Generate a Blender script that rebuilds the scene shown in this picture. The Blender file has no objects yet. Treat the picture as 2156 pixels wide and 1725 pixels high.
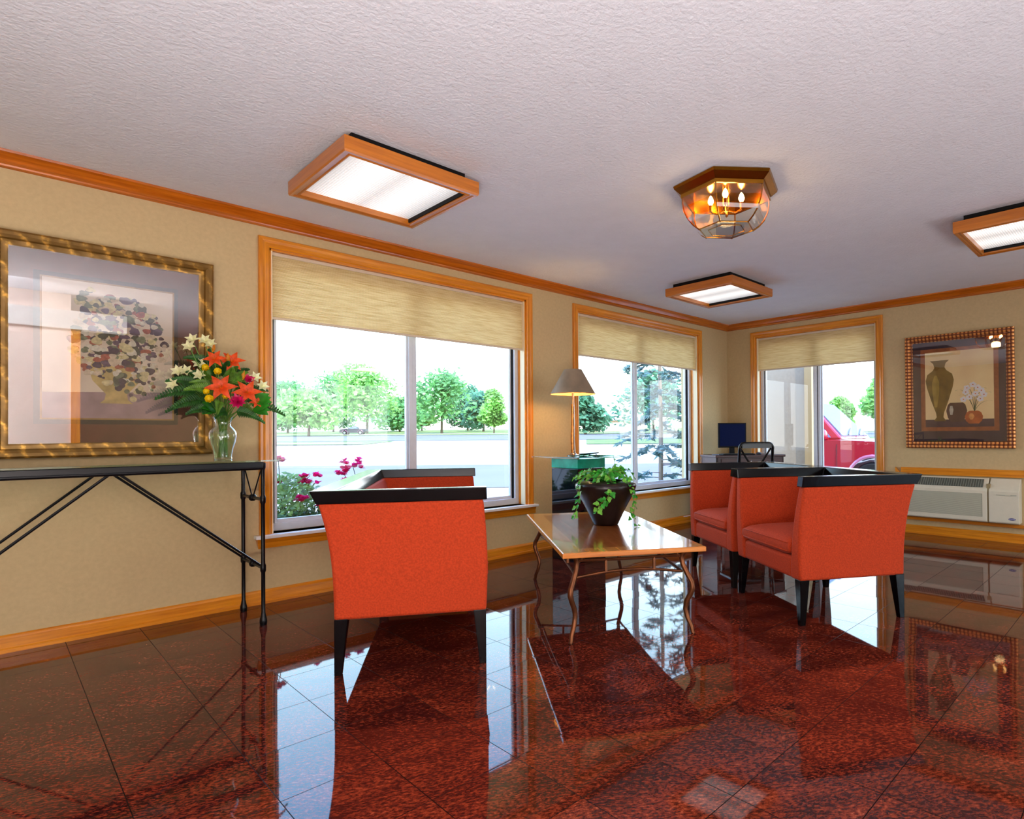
import bpy, bmesh, math, random
from mathutils import Vector, Matrix
random.seed(7)
PI = math.pi
SC = bpy.context.scene
COL = SC.collection
# ------------------------------------------------------------------ camera, world, lights, exposure
W, C, H = 4.047, 6.744, 2.445          # window wall plane y=W, right wall plane x=C, ceiling height
F_PX, YAW, PITCH, ROLL = 1238.7, 0.77623, 0.006477, -0.007648
EYE = 1.04
cam = bpy.data.cameras.new('camera'); cam_o = bpy.data.objects.new('camera', cam); COL.objects.link(cam_o)
cam.sensor_fit = 'HORIZONTAL'; cam.sensor_width = 36.0; cam.lens = F_PX / 2156 * 36
cam.shift_x = (1078 - 1234.76) / 2156; cam.shift_y = (908.64 - 862.5) / 2156
cam.clip_start = 0.02; cam.clip_end = 1000
f0 = Vector((math.cos(YAW), math.sin(YAW), 0)); r0 = Vector((math.sin(YAW), -math.cos(YAW), 0)); u0 = Vector((0, 0, 1))
fw = f0 * math.cos(PITCH) + u0 * math.sin(PITCH); up = u0 * math.cos(PITCH) - f0 * math.sin(PITCH)
rt = r0 * math.cos(ROLL) + up * math.sin(ROLL); up2 = up * math.cos(ROLL) - r0 * math.sin(ROLL)
m = Matrix((rt, up2, -fw)).transposed().to_4x4(); m.translation = (0, 0, EYE)
cam_o.matrix_world = m
SC.camera = cam_o
SC.view_settings.view_transform = 'Standard'; SC.view_settings.look = 'None'
SC.view_settings.gamma = 1.0; SC.view_settings.exposure = 0.04; SC.view_settings.use_curve_mapping = False
SC.cycles.max_bounces = 10; SC.cycles.diffuse_bounces = 5; SC.cycles.glossy_bounces = 6
SC.cycles.transparent_max_bounces = 16; SC.cycles.sample_clamp_indirect = 8
SC.cycles.caustics_reflective = False; SC.cycles.caustics_refractive = False

wd = bpy.data.worlds.new('sky'); SC.world = wd; wd.use_nodes = True
nt = wd.node_tree; nt.nodes.clear()
wo = nt.nodes.new('ShaderNodeOutputWorld'); bg = nt.nodes.new('ShaderNodeBackground')
tc = nt.nodes.new('ShaderNodeTexCoord'); sp = nt.nodes.new('ShaderNodeSeparateXYZ'); rp = nt.nodes.new('ShaderNodeValToRGB')
nt.links.new(tc.outputs['Generated'], sp.inputs[0]); nt.links.new(sp.outputs['Z'], rp.inputs[0])
nt.links.new(rp.outputs[0], bg.inputs[0]); nt.links.new(bg.outputs[0], wo.inputs[0])
rp.color_ramp.elements[0].position = 0.0; rp.color_ramp.elements[0].color = (1.0, 1.0, 1.0, 1)
rp.color_ramp.elements[1].position = 0.75; rp.color_ramp.elements[1].color = (0.22, 0.40, 0.95, 1)
for ps, cc in ((0.13, (.80, .92, 1.0)), (0.33, (0.58, 0.88, 1.12)), (0.5, (.33, .68, 1.15))):
    e_ = rp.color_ramp.elements.new(ps); e_.color = cc + (1,)
bg.inputs[1].default_value = 6.0

def light(name, kind, loc, energy, color=(1, 1, 1), **k):
    d = bpy.data.lights.new(name, kind); d.energy = energy; d.color = color
    o = bpy.data.objects.new(name, d); COL.objects.link(o); o.location = loc
    rot = k.pop('rot', None); aim = k.pop('aim', None)
    if aim: rot = Vector(aim).to_track_quat('-Z', 'Y').to_euler()
    if rot: o.rotation_euler = rot
    portal = k.pop('portal', False)
    for a, b in k.items(): setattr(d, a, b)
    if portal: d.cycles.is_portal = True
    return o
# sun from behind the building: it lights the car park but does not enter the windows
light('sun', 'SUN', (0, 0, 20), 6.5, (1.0, 0.95, 0.86), angle=0.01, rot=(math.radians(42), 0, math.radians(-12)))
# unseen fill lights added out of view to brighten the ceiling
light('ceiling_fill', 'AREA', (1.4, -1.5, .3), 28, (.98, .96, .97), shape='RECTANGLE', size=1.6, size_y=1.0, aim=(.05, .35, .94))
light('ceiling_fill', 'AREA', (4.2, -1.9, .3), 24, (.98, .96, .97), shape='RECTANGLE', size=1.6, size_y=1.0, aim=(-.05, .35, .94))
light('ceiling_fill', 'AREA', (-1.2, 1.0, .3), 24, (.98, .96, .97), shape='RECTANGLE', size=1.0, size_y=1.6, aim=(.3, .1, .95))
light('partition_fill', 'AREA', (-.5, .1, 2.38), 120, (.95, .96, 1.0), shape='RECTANGLE', size=1.6, size_y=.3, rot=(math.radians(-50), 0, 0))  # added light without a fixture, brightens the partition and its reflection
light('ceiling_fill', 'AREA', (-.45, -.35, .3), 72, (.98, .96, .97), shape='RECTANGLE', size=.9, size_y=.6, aim=(.26, .28, .92))
# daylight portals in the window openings
light('portal_window_1', 'AREA', (2.31, W + .3, 1.34), 1, portal=True, shape='RECTANGLE', size=2.1, size_y=1.8, rot=(-PI / 2, 0, 0))
light('portal_window_2', 'AREA', (5.04, W + .3, 1.34), 1, portal=True, shape='RECTANGLE', size=2.1, size_y=1.8, rot=(-PI / 2, 0, 0))
light('portal_window_3', 'AREA', (C + .3, 2.92, 1.34), 1, portal=True, shape='RECTANGLE', size=1.8, size_y=1.5, rot=(0, PI / 2, 0))
light('portal_fill_glazing', 'AREA', (5.0, -4.55, 1.15), 1, portal=True, shape='RECTANGLE', size=3.2, size_y=2.2, rot=(PI / 2, 0, 0))  # serves the unseen glazing added for fill daylight

# ------------------------------------------------------------------ materials
def srgb(r, g, b):
    f = lambda c: (c / 255 / 12.92) if c <= 10.3 else ((c / 255 + .055) / 1.055) ** 2.4
    return (f(r), f(g), f(b), 1)
MATS = {}
def nm(name):
    m = bpy.data.materials.new(name); m.use_nodes = True
    return m, m.node_tree, m.node_tree.nodes['Principled BSDF']
def plain(name, col, rough=.5, metal=0., var=0.0, scale=30., bump=0., bscale=200., spec=.5, coat=0., emit=None, estr=0., trans=0., bdist=.002):
    if name in MATS: return MATS[name]
    m, t, b = nm(name)
    b.inputs['Roughness'].default_value = rough; b.inputs['Metallic'].default_value = metal
    b.inputs['Specular IOR Level'].default_value = spec; b.inputs['Coat Weight'].default_value = coat
    b.inputs['Coat Roughness'].default_value = .05
    co = t.nodes.new('ShaderNodeTexCoord')
    n = t.nodes.new('ShaderNodeTexNoise'); n.inputs['Scale'].default_value = scale; n.inputs['Detail'].default_value = 4
    t.links.new(co.outputs['Object'], n.inputs['Vector'])
    r = t.nodes.new('ShaderNodeValToRGB')
    v = var
    r.color_ramp.elements[0].position = .3; r.color_ramp.elements[1].position = .7
    r.color_ramp.elements[0].color = tuple(c * (1 - v) for c in col[:3]) + (1,)
    r.color_ramp.elements[1].color = tuple(min(1, c * (1 + v)) for c in col[:3]) + (1,)
    t.links.new(n.outputs['Fac'], r.inputs[0]); t.links.new(r.outputs[0], b.inputs['Base Color'])
    if bump:
        n2 = t.nodes.new('ShaderNodeTexNoise'); n2.inputs['Scale'].default_value = bscale; n2.inputs['Detail'].default_value = 3
        t.links.new(co.outputs['Object'], n2.inputs['Vector'])
        bp = t.nodes.new('ShaderNodeBump'); bp.inputs['Strength'].default_value = bump; bp.inputs['Distance'].default_value = bdist
        t.links.new(n2.outputs['Fac'], bp.inputs['Height']); t.links.new(bp.outputs[0], b.inputs['Normal'])
    if emit:
        b.inputs['Emission Color'].default_value = emit; b.inputs['Emission Strength'].default_value = estr
    if trans: b.inputs['Transmission Weight'].default_value = trans
    MATS[name] = m
    return m
def wood(name, axis, c1, c2, rough=.28, scale=1.0, coat=.4):
    m, t, b = nm(name)
    co = t.nodes.new('ShaderNodeTexCoord'); mp = t.nodes.new('ShaderNodeMapping')
    s = [38 * scale] * 3; s[axis] = 1.6 * scale; mp.inputs['Scale'].default_value = s
    n = t.nodes.new('ShaderNodeTexNoise'); n.inputs['Scale'].default_value = 1.6; n.inputs['Detail'].default_value = 6; n.inputs['Roughness'].default_value = .65
    r = t.nodes.new('ShaderNodeValToRGB'); r.color_ramp.elements[0].position = .32; r.color_ramp.elements[1].position = .68
    r.color_ramp.elements[0].color = c1; r.color_ramp.elements[1].color = c2
    t.links.new(co.outputs['Object'], mp.inputs[0]); t.links.new(mp.outputs[0], n.inputs['Vector'])
    t.links.new(n.outputs['Fac'], r.inputs[0]); t.links.new(r.outputs[0], b.inputs['Base Color'])
    b.inputs['Roughness'].default_value = rough; b.inputs['Coat Weight'].default_value = coat; b.inputs['Coat Roughness'].default_value = .12
    MATS[name] = m
    return m
def thin_glass(name, tint=(1, 1, 1, 1), refl=1.0, ior=1.5, rough=0.0):
    m, t, b = nm(name); t.nodes.remove(b)
    out = t.nodes['Material Output']
    tr = t.nodes.new('ShaderNodeBsdfTransparent'); tr.inputs[0].default_value = tint
    gl = t.nodes.new('ShaderNodeBsdfGlossy'); gl.inputs['Roughness'].default_value = rough; gl.inputs[0].default_value = (1, 1, 1, 1)
    fr = t.nodes.new('ShaderNodeFresnel'); ge = t.nodes.new('ShaderNodeNewGeometry'); mr = t.nodes.new('ShaderNodeMapRange')
    mr.inputs[3].default_value = ior; mr.inputs[4].default_value = 1 / ior; t.links.new(ge.outputs['Backfacing'], mr.inputs[0]); t.links.new(mr.outputs[0], fr.inputs[0])
    mu = t.nodes.new('ShaderNodeMath'); mu.operation = 'MULTIPLY'; mu.inputs[1].default_value = refl; mu.use_clamp = True
    mx = t.nodes.new('ShaderNodeMixShader')
    t.links.new(fr.outputs[0], mu.inputs[0]); t.links.new(mu.outputs[0], mx.inputs[0])
    t.links.new(tr.outputs[0], mx.inputs[1]); t.links.new(gl.outputs[0], mx.inputs[2]); t.links.new(mx.outputs[0], out.inputs[0])
    MATS[name] = m
    return m
def leafmat(name, col, var=.35, scale=6., trans=.35, rough=.45):
    m, t, b = nm(name); out = t.nodes['Material Output']
    co = t.nodes.new('ShaderNodeTexCoord'); n = t.nodes.new('ShaderNodeTexNoise'); n.inputs['Scale'].default_value = scale
    r = t.nodes.new('ShaderNodeValToRGB'); r.color_ramp.elements[0].position = .35; r.color_ramp.elements[1].position = .65
    r.color_ramp.elements[0].color = tuple(c * (1 - var) for c in col[:3]) + (1,); r.color_ramp.elements[1].color = tuple(min(1, c * (1 + var)) for c in col[:3]) + (1,)
    t.links.new(co.outputs['Object'], n.inputs['Vector']); t.links.new(n.outputs['Fac'], r.inputs[0]); t.links.new(r.outputs[0], b.inputs['Base Color'])
    b.inputs['Roughness'].default_value = rough
    tl = t.nodes.new('ShaderNodeBsdfTranslucent'); t.links.new(r.outputs[0], tl.inputs[0])
    mx = t.nodes.new('ShaderNodeMixShader'); mx.inputs[0].default_value = trans
    t.links.new(b.outputs[0], mx.inputs[1]); t.links.new(tl.outputs[0], mx.inputs[2]); t.links.new(mx.outputs[0], out.inputs[0])
    MATS[name] = m
    return m

OAK1, OAK2 = srgb(192, 108, 8), srgb(234, 152, 34)
oak_x = wood('oak_x', 0, OAK1, OAK2); oak_y = wood('oak_y', 1, OAK1, OAK2); oak_z = wood('oak_z', 2, OAK1, OAK2)
CR1, CR2 = srgb(160, 78, 8), srgb(206, 112, 22)
crown_x = wood('crown_x', 0, CR1, CR2, .2); crown_y = wood('crown_y', 1, CR1, CR2, .2)
fix_x = wood('fixture_oak_x', 0, srgb(166, 92, 16), srgb(200, 118, 28), .35); fix_y = wood('fixture_oak_y', 1, srgb(166, 92, 16), srgb(200, 118, 28), .35)
wallm = plain('wall_paint', srgb(196, 173, 128), .75, var=.05, scale=45, bump=.25, bscale=420, spec=.3)
ceilm = plain('ceiling_texture', srgb(228, 230, 236), .9, var=.02, scale=8, bump=.9, bscale=62, spec=.2, bdist=.006)
alum = plain('aluminium', srgb(214, 220, 228), .35, .0, var=.03)
white_paint = plain('white_laminate', srgb(240, 238, 234), .35, var=.02)
black_gloss = plain('black_lacquer', srgb(7, 6, 8), .14, var=.1, spec=.25)
black_metal = plain('black_iron', srgb(8, 8, 12), .3, .0, var=.1, spec=.28)
black_matte = plain('black_matte', srgb(8, 7, 9), .6, spec=.2)
brass = plain('brass', srgb(176, 122, 40), .2, 1.0, var=.08)
brass_dark = plain('brass_dark', srgb(150, 104, 44), .25, 1.0, var=.1)
bronze = plain('bronze_patina', srgb(112, 66, 38), .38, .75, var=.35, scale=18)
pane_glass = thin_glass('window_glass', (.97, .98, .98, 1), .6)
pic_glass = thin_glass('picture_glass', (.97, .97, .97, 1), 4.0)
pic_glass_r = thin_glass('print_glass', (.98, .98, .98, 1), 1.8)
clear_glass = thin_glass('clear_glass', (.95, .98, .96, 1), 1.6)
vase_glass = thin_glass('vase_glass', (.93, .97, .96, 1), 2.6, 1.5)
green_glass = thin_glass('green_edge_glass', (.72, .86, .80, 1), 1.5)
table_glass = thin_glass('table_glass', (.86, .93, .90, 1), 1.6)

def fabric(name, c):
    m, t, b = nm(name)
    co = t.nodes.new('ShaderNodeTexCoord')
    n = t.nodes.new('ShaderNodeTexNoise'); n.inputs['Scale'].default_value = 130; n.inputs['Detail'].default_value = 2
    v = t.nodes.new('ShaderNodeTexVoronoi'); v.inputs['Scale'].default_value = 230
    t.links.new(co.outputs['Object'], n.inputs['Vector']); t.links.new(co.outputs['Object'], v.inputs['Vector'])
    r = t.nodes.new('ShaderNodeValToRGB'); r.color_ramp.elements[0].position = .36; r.color_ramp.elements[1].position = .64
    r.color_ramp.elements[0].color = tuple(x * .84 for x in c[:3]) + (1,); r.color_ramp.elements[1].color = tuple(min(1, x * 1.13) for x in c[:3]) + (1,)
    t.links.new(n.outputs['Fac'], r.inputs[0]); t.links.new(r.outputs[0], b.inputs['Base Color'])
    b.inputs['Roughness'].default_value = .78; b.inputs['Specular IOR Level'].default_value = .2; b.inputs['Sheen Weight'].default_value = .05; b.inputs['Sheen Roughness'].default_value = .4
    bp = t.nodes.new('ShaderNodeBump'); bp.inputs['Strength'].default_value = .3; bp.inputs['Distance'].default_value = .001
    t.links.new(v.outputs['Distance'], bp.inputs['Height']); t.links.new(bp.outputs[0], b.inputs['Normal'])
    MATS[name] = m
    return m
orange_fab = fabric('orange_upholstery', srgb(176, 56, 20))

def granite():
    m, t, b = nm('red_granite')
    L = t.links.new
    co = t.nodes.new('ShaderNodeTexCoord')
    ge = t.nodes.new('ShaderNodeSeparateXYZ'); L(co.outputs['Object'], ge.inputs[0])
    # tile index -> each tile gets its own grain direction
    def mth(op, a, b_=None, clamp=False):
        n = t.nodes.new('ShaderNodeMath'); n.operation = op; n.use_clamp = clamp
        for i, q in enumerate((a, b_)):
            if q is None: continue
            if isinstance(q, (int, float)): n.inputs[i].default_value = q
            else: L(q, n.inputs[i])
        return n.outputs[0]
    T = .305
    gx = mth('DIVIDE', mth('SUBTRACT', ge.outputs[0], .89), T); gy = mth('DIVIDE', mth('SUBTRACT', ge.outputs[1], 1.81), T)
    fx = mth('FRACT', gx); fy = mth('FRACT', gy)
    ex = mth('ABSOLUTE', mth('SUBTRACT', fx, .5)); ey = mth('ABSOLUTE', mth('SUBTRACT', fy, .5))
    edge = mth('MAXIMUM', ex, ey); joint = mth('GREATER_THAN', edge, .4955)
    cell = t.nodes.new('ShaderNodeCombineXYZ'); L(mth('FLOOR', gx), cell.inputs[0]); L(mth('FLOOR', gy), cell.inputs[1])
    wn = t.nodes.new('ShaderNodeTexWhiteNoise'); wn.noise_dimensions = '3D'; L(cell.outputs[0], wn.inputs['Vector'])
    # warped streaky grain
    wp = t.nodes.new('ShaderNodeTexNoise'); wp.inputs['Scale'].default_value = 1.1; wp.inputs['Detail'].default_value = 3
    L(co.outputs['Object'], wp.inputs['Vector'])
    ro = t.nodes.new('ShaderNodeVectorRotate'); ro.rotation_type = 'Z_AXIS'
    wv = t.nodes.new('ShaderNodeVectorMath'); wv.operation = 'SCALE'; wv.inputs['Scale'].default_value = .22; L(wp.outputs['Color'], wv.inputs[0])
    wa = t.nodes.new('ShaderNodeVectorMath'); wa.operation = 'ADD'; L(co.outputs['Object'], wa.inputs[0]); L(wv.outputs[0], wa.inputs[1])
    L(wa.outputs[0], ro.inputs['Vector']); ro.inputs['Angle'].default_value = .55
    off = t.nodes.new('ShaderNodeVectorMath'); off.operation = 'ADD'; L(ro.outputs[0], off.inputs[0]); L(wn.outputs['Color'], off.inputs[1])
    mp = t.nodes.new('ShaderNodeMapping'); mp.inputs['Scale'].default_value = (.52, 1.0, 1.0); L(off.outputs[0], mp.inputs[0])
    n1 = t.nodes.new('ShaderNodeTexNoise'); n1.inputs['Scale'].default_value = 120; n1.inputs['Detail'].default_value = 4; n1.inputs['Roughness'].default_value = .68
    L(mp.outputs[0], n1.inputs['Vector'])
    n2 = t.nodes.new('ShaderNodeTexNoise'); n2.inputs['Scale'].default_value = 7; n2.inputs['Detail'].default_value = 5; L(mp.outputs[0], n2.inputs['Vector'])
    s = mth('ADD', mth('MULTIPLY', n1.outputs['Fac'], .78), mth('MULTIPLY', n2.outputs['Fac'], .30))
    r = t.nodes.new('ShaderNodeValToRGB'); L(s, r.inputs[0])
    el = r.color_ramp.elements
    el[0].position = .36; el[0].color = srgb(26, 10, 14)
    el[1].position = .78; el[1].color = srgb(182, 106, 76)
    for ps, cc in ((.47, srgb(52, 17, 16)), (.56, srgb(94, 34, 22)), (.66, srgb(134, 54, 32))):
        q = el.new(ps); q.color = cc
    sc = t.nodes.new('ShaderNodeMix'); sc.data_type = 'RGBA'; sc.inputs[7].default_value = srgb(18, 10, 10)
    L(joint, sc.inputs[0]); L(r.outputs[0], sc.inputs[6]); L(sc.outputs[2], b.inputs['Base Color'])
    b.inputs['Roughness'].default_value = .035; b.inputs['IOR'].default_value = 1.44
    L(mth('ADD', mth('MULTIPLY', joint, .3), .03), b.inputs['Roughness'])
    L(mth('SUBTRACT', .5, mth('MULTIPLY', joint, .46)), b.inputs['Specular IOR Level'])
    # each tile lies very slightly out of level, so reflections step at the joints
    bw = t.nodes.new('ShaderNodeVectorMath'); bw.operation = 'SUBTRACT'; L(wn.outputs['Color'], bw.inputs[0]); bw.inputs[1].default_value = (.5, .5, .5)
    bs = t.nodes.new('ShaderNodeVectorMath'); bs.operation = 'MULTIPLY'; L(bw.outputs[0], bs.inputs[0]); bs.inputs[1].default_value = (.006, .006, 0)
    ba = t.nodes.new('ShaderNodeVectorMath'); ba.operation = 'ADD'; L(bs.outputs[0], ba.inputs[0]); ba.inputs[1].default_value = (0, 0, 1)
    bn = t.nodes.new('ShaderNodeVectorMath'); bn.operation = 'NORMALIZE'; L(ba.outputs[0], bn.inputs[0]); L(bn.outputs[0], b.inputs['Normal'])
    return m
granite_m = granite()

# ------------------------------------------------------------------ mesh helpers
class MB:
    def __init__(s): s.v = []; s.f = []; s.m = []; s.mats = []
    def mi(s, mat):
        if mat not in s.mats: s.mats.append(mat)
        return s.mats.index(mat)
    def add(s, vs, fs, mat, M=None):
        b = len(s.v); k = s.mi(mat)
        s.v += [tuple(M @ Vector(p)) if M else tuple(p) for p in vs]
        s.f += [tuple(b + i for i in f) for f in fs]; s.m += [k] * len(fs)
    def box(s, a, b, mat, M=None):
        x0, y0, z0 = a; x1, y1, z1 = b
        vs = [(x0, y0, z0), (x1, y0, z0), (x1, y1, z0), (x0, y1, z0), (x0, y0, z1), (x1, y0, z1), (x1, y1, z1), (x0, y1, z1)]
        s.add(vs, [(0, 3, 2, 1), (4, 5, 6, 7), (0, 1, 5, 4), (1, 2, 6, 5), (2, 3, 7, 6), (3, 0, 4, 7)], mat, M)
    def taper(s, cx, cy, z0, z1, a0, b0, a1, b1, mat, M=None, ox=0, oy=0):
        vs = []
        for z, a, b, dx, dy in ((z0, a0, b0, ox, oy), (z1, a1, b1, 0, 0)):
            vs += [(cx + dx - a, cy + dy - b, z), (cx + dx + a, cy + dy - b, z), (cx + dx + a, cy + dy + b, z), (cx + dx - a, cy + dy + b, z)]
        s.add(vs, [(0, 3, 2, 1), (4, 5, 6, 7), (0, 1, 5, 4), (1, 2, 6, 5), (2, 3, 7, 6), (3, 0, 4, 7)], mat, M)
    def rings(s, rs, mat, M=None, cap=True, closed=False):
        n = len(rs[0]); vs = [p for r in rs for p in r]; fs = []
        R = len(rs)
        for i in range(R if closed else R - 1):
            for j in range(n):
                a = i * n + j; b = i * n + (j + 1) % n; c = ((i + 1) % R) * n + (j + 1) % n; d = ((i + 1) % R) * n + j
                fs.append((a, b, c, d))
        if cap and not closed: fs += [tuple(range(n))[::-1], tuple((R - 1) * n + j for j in range(n))]
        s.add(vs, fs, mat, M)
    def lathe(s, prof, mat, M=None, n=32, cap=False):
        s.rings([[(r * math.cos(2 * PI * j / n), r * math.sin(2 * PI * j / n), z) for j in range(n)] for r, z in prof], mat, M, cap)
    def tube(s, pts, rad, mat, M=None, n=8, cap=True):
        pts = [Vector(p) for p in pts]
        rads = rad if isinstance(rad, (list, tuple)) else [rad] * len(pts)
        t0 = (pts[1] - pts[0]).normalized(); ref = Vector((0, 0, 1)) if abs(t0.z) < .9 else Vector((1, 0, 0))
        nrm = t0.cross(ref).normalized(); rs = []
        for i, p in enumerate(pts):
            t = (pts[min(i + 1, len(pts) - 1)] - pts[max(i - 1, 0)]).normalized()
            nrm = (nrm - t * nrm.dot(t))
            nrm = nrm.normalized() if nrm.length > 1e-6 else t.orthogonal().normalized()
            bi = t.cross(nrm)
            rs.append([tuple(p + (nrm * math.cos(2 * PI * j / n) + bi * math.sin(2 * PI * j / n)) * rads[i]) for j in range(n)])
        s.rings(rs, mat, M, cap)
    def sphere(s, c, r, mat, M=None, n=12, sz=(1, 1, 1)):
        k = n // 2; rs = []
        for i in range(1, k):
            a = PI * i / k
            rs.append([(c[0] + sz[0] * r * math.sin(a) * math.cos(2 * PI * j / n), c[1] + sz[1] * r * math.sin(a) * math.sin(2 * PI * j / n), c[2] - sz[2] * r * math.cos(a)) for j in range(n)])
        s.rings(rs, mat, M, True)
    def prism(s, poly, vec, mat, M=None):
        n = len(poly); v = Vector(vec)
        vs = [tuple(p) for p in poly] + [tuple(Vector(p) + v) for p in poly]
        s.add(vs, [tuple(range(n))[::-1], tuple(range(n, 2 * n))] + [(i, (i + 1) % n, n + (i + 1) % n, n + i) for i in range(n)], mat, M)
    def build(s, name, parent=None, smooth=False, bevel=0, seg=2, sub=0, loc=None, ang=40):
        me = bpy.data.meshes.new(name); me.from_pydata(s.v, [], s.f)
        for mt in s.mats: me.materials.append(mt)
        me.polygons.foreach_set('material_index', s.m)
        bm = bmesh.new(); bm.from_mesh(me); bmesh.ops.recalc_face_normals(bm, faces=bm.faces)
        if smooth:
            for f in bm.faces: f.smooth = True
            for e in bm.edges:
                if len(e.link_faces) == 2 and e.calc_face_angle(0) > math.radians(ang): e.smooth = False
        bm.to_mesh(me); bm.free()
        o = bpy.data.objects.new(name, me); COL.objects.link(o)
        if parent is not None: o.parent = parent
        if loc: o.location = loc
        if bevel:
            b = o.modifiers.new('b', 'BEVEL'); b.width = bevel; b.segments = seg; b.limit_method = 'ANGLE'; b.angle_limit = math.radians(35)
        if sub:
            b = o.modifiers.new('s', 'SUBSURF'); b.levels = sub; b.render_levels = sub
        return o
def tag(o, label, cat, group=None, kind=None):
    o['label'] = label; o['category'] = cat
    if group: o['group'] = group
    if kind: o['kind'] = kind
    return o
def thing(name, label, cat, loc=(0, 0, 0), rz=0, group=None, kind=None):
    o = bpy.data.objects.new(name, None); COL.objects.link(o); o.empty_display_size = .1
    o.location = loc; o.rotation_euler = (0, 0, rz)
    return tag(o, label, cat, group, kind)
def struct(name, loc=(0, 0, 0), rz=0):
    o = bpy.data.objects.new(name, None); COL.objects.link(o); o.location = loc; o.rotation_euler = (0, 0, rz); o['kind'] = 'structure'
    return o
def S(o): o['kind'] = 'structure'; return o
def onebox(name, a, b, mat, parent=None, bevel=0):
    q = MB(); q.box(a, b, mat); return q.build(name, parent, bevel=bevel)
def clone(o, parent=None):
    c = o.copy(); COL.objects.link(c); c.parent = parent
    for ch in list(o.children): clone(ch, c)
    return c

# ------------------------------------------------------------------ room shell
XL, YB = -3.2, -4.5
S(onebox('floor', (XL, YB, -.12), (C + .25, W + .25, 0), granite_m))
S(onebox('ceiling', (XL, YB, H), (C + .25, W + .25, H + .12), ceilm))
def wall_with_holes(name, along, u0_, u1_, plane, th, holes, mat, z1=H):
    """a wall slab; along 0: runs in x at y=plane, along 1: runs in y at x=plane; thickness th outward"""
    q = MB()
    def bx(a, b, z0, z_):
        if b - a < 1e-4 or z_ - z0 < 1e-4: return
        lo, hi = min(plane, plane + th), max(plane, plane + th)
        if along == 0: q.box((a, lo, z0), (b, hi, z_), mat)
        else: q.box((lo, a, z0), (hi, b, z_), mat)
    u = u0_
    for (a, b, z0, z_) in sorted(holes):
        bx(u, a, 0, z1); bx(a, b, 0, z0); bx(a, b, z_, z1); u = b
    bx(u, u1_, 0, z1)
    return S(q.build(name))
ZB, ZT = .43, 2.245
W1 = (1.255, 3.36); W2 = (4.005, 6.07); W3 = (2.21, 3.64)
wall_with_holes('wall_window', 0, XL, C + .25, W, .25, [(W1[0], W1[1], ZB, ZT), (W2[0], W2[1], ZB, ZT)], wallm)
wall_with_holes('wall_right', 1, YB, W, C, .25, [(W3[0], W3[1], ZB, ZT)], wallm)
wall_with_holes('wall_back', 0, XL, C, YB, -.2, [(3.4, 6.6, 0.05, 2.25)], wallm)
S(onebox('wall_left', (XL - .2, YB, 0), (XL, W, H), wallm))
part_m = plain('partition_paint', srgb(232, 215, 205), .7, var=.03)
S(onebox('wall_partition', (XL, -.87, 0), (.66, -.75, H), part_m))
S(onebox('trim_1', (XL, -.9, 2.06), (1.15, -.68, 2.26), white_paint))
S(onebox('trim_2', (.66, -.89, 0), (.74, -.73, 2.06), oak_z))
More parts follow.
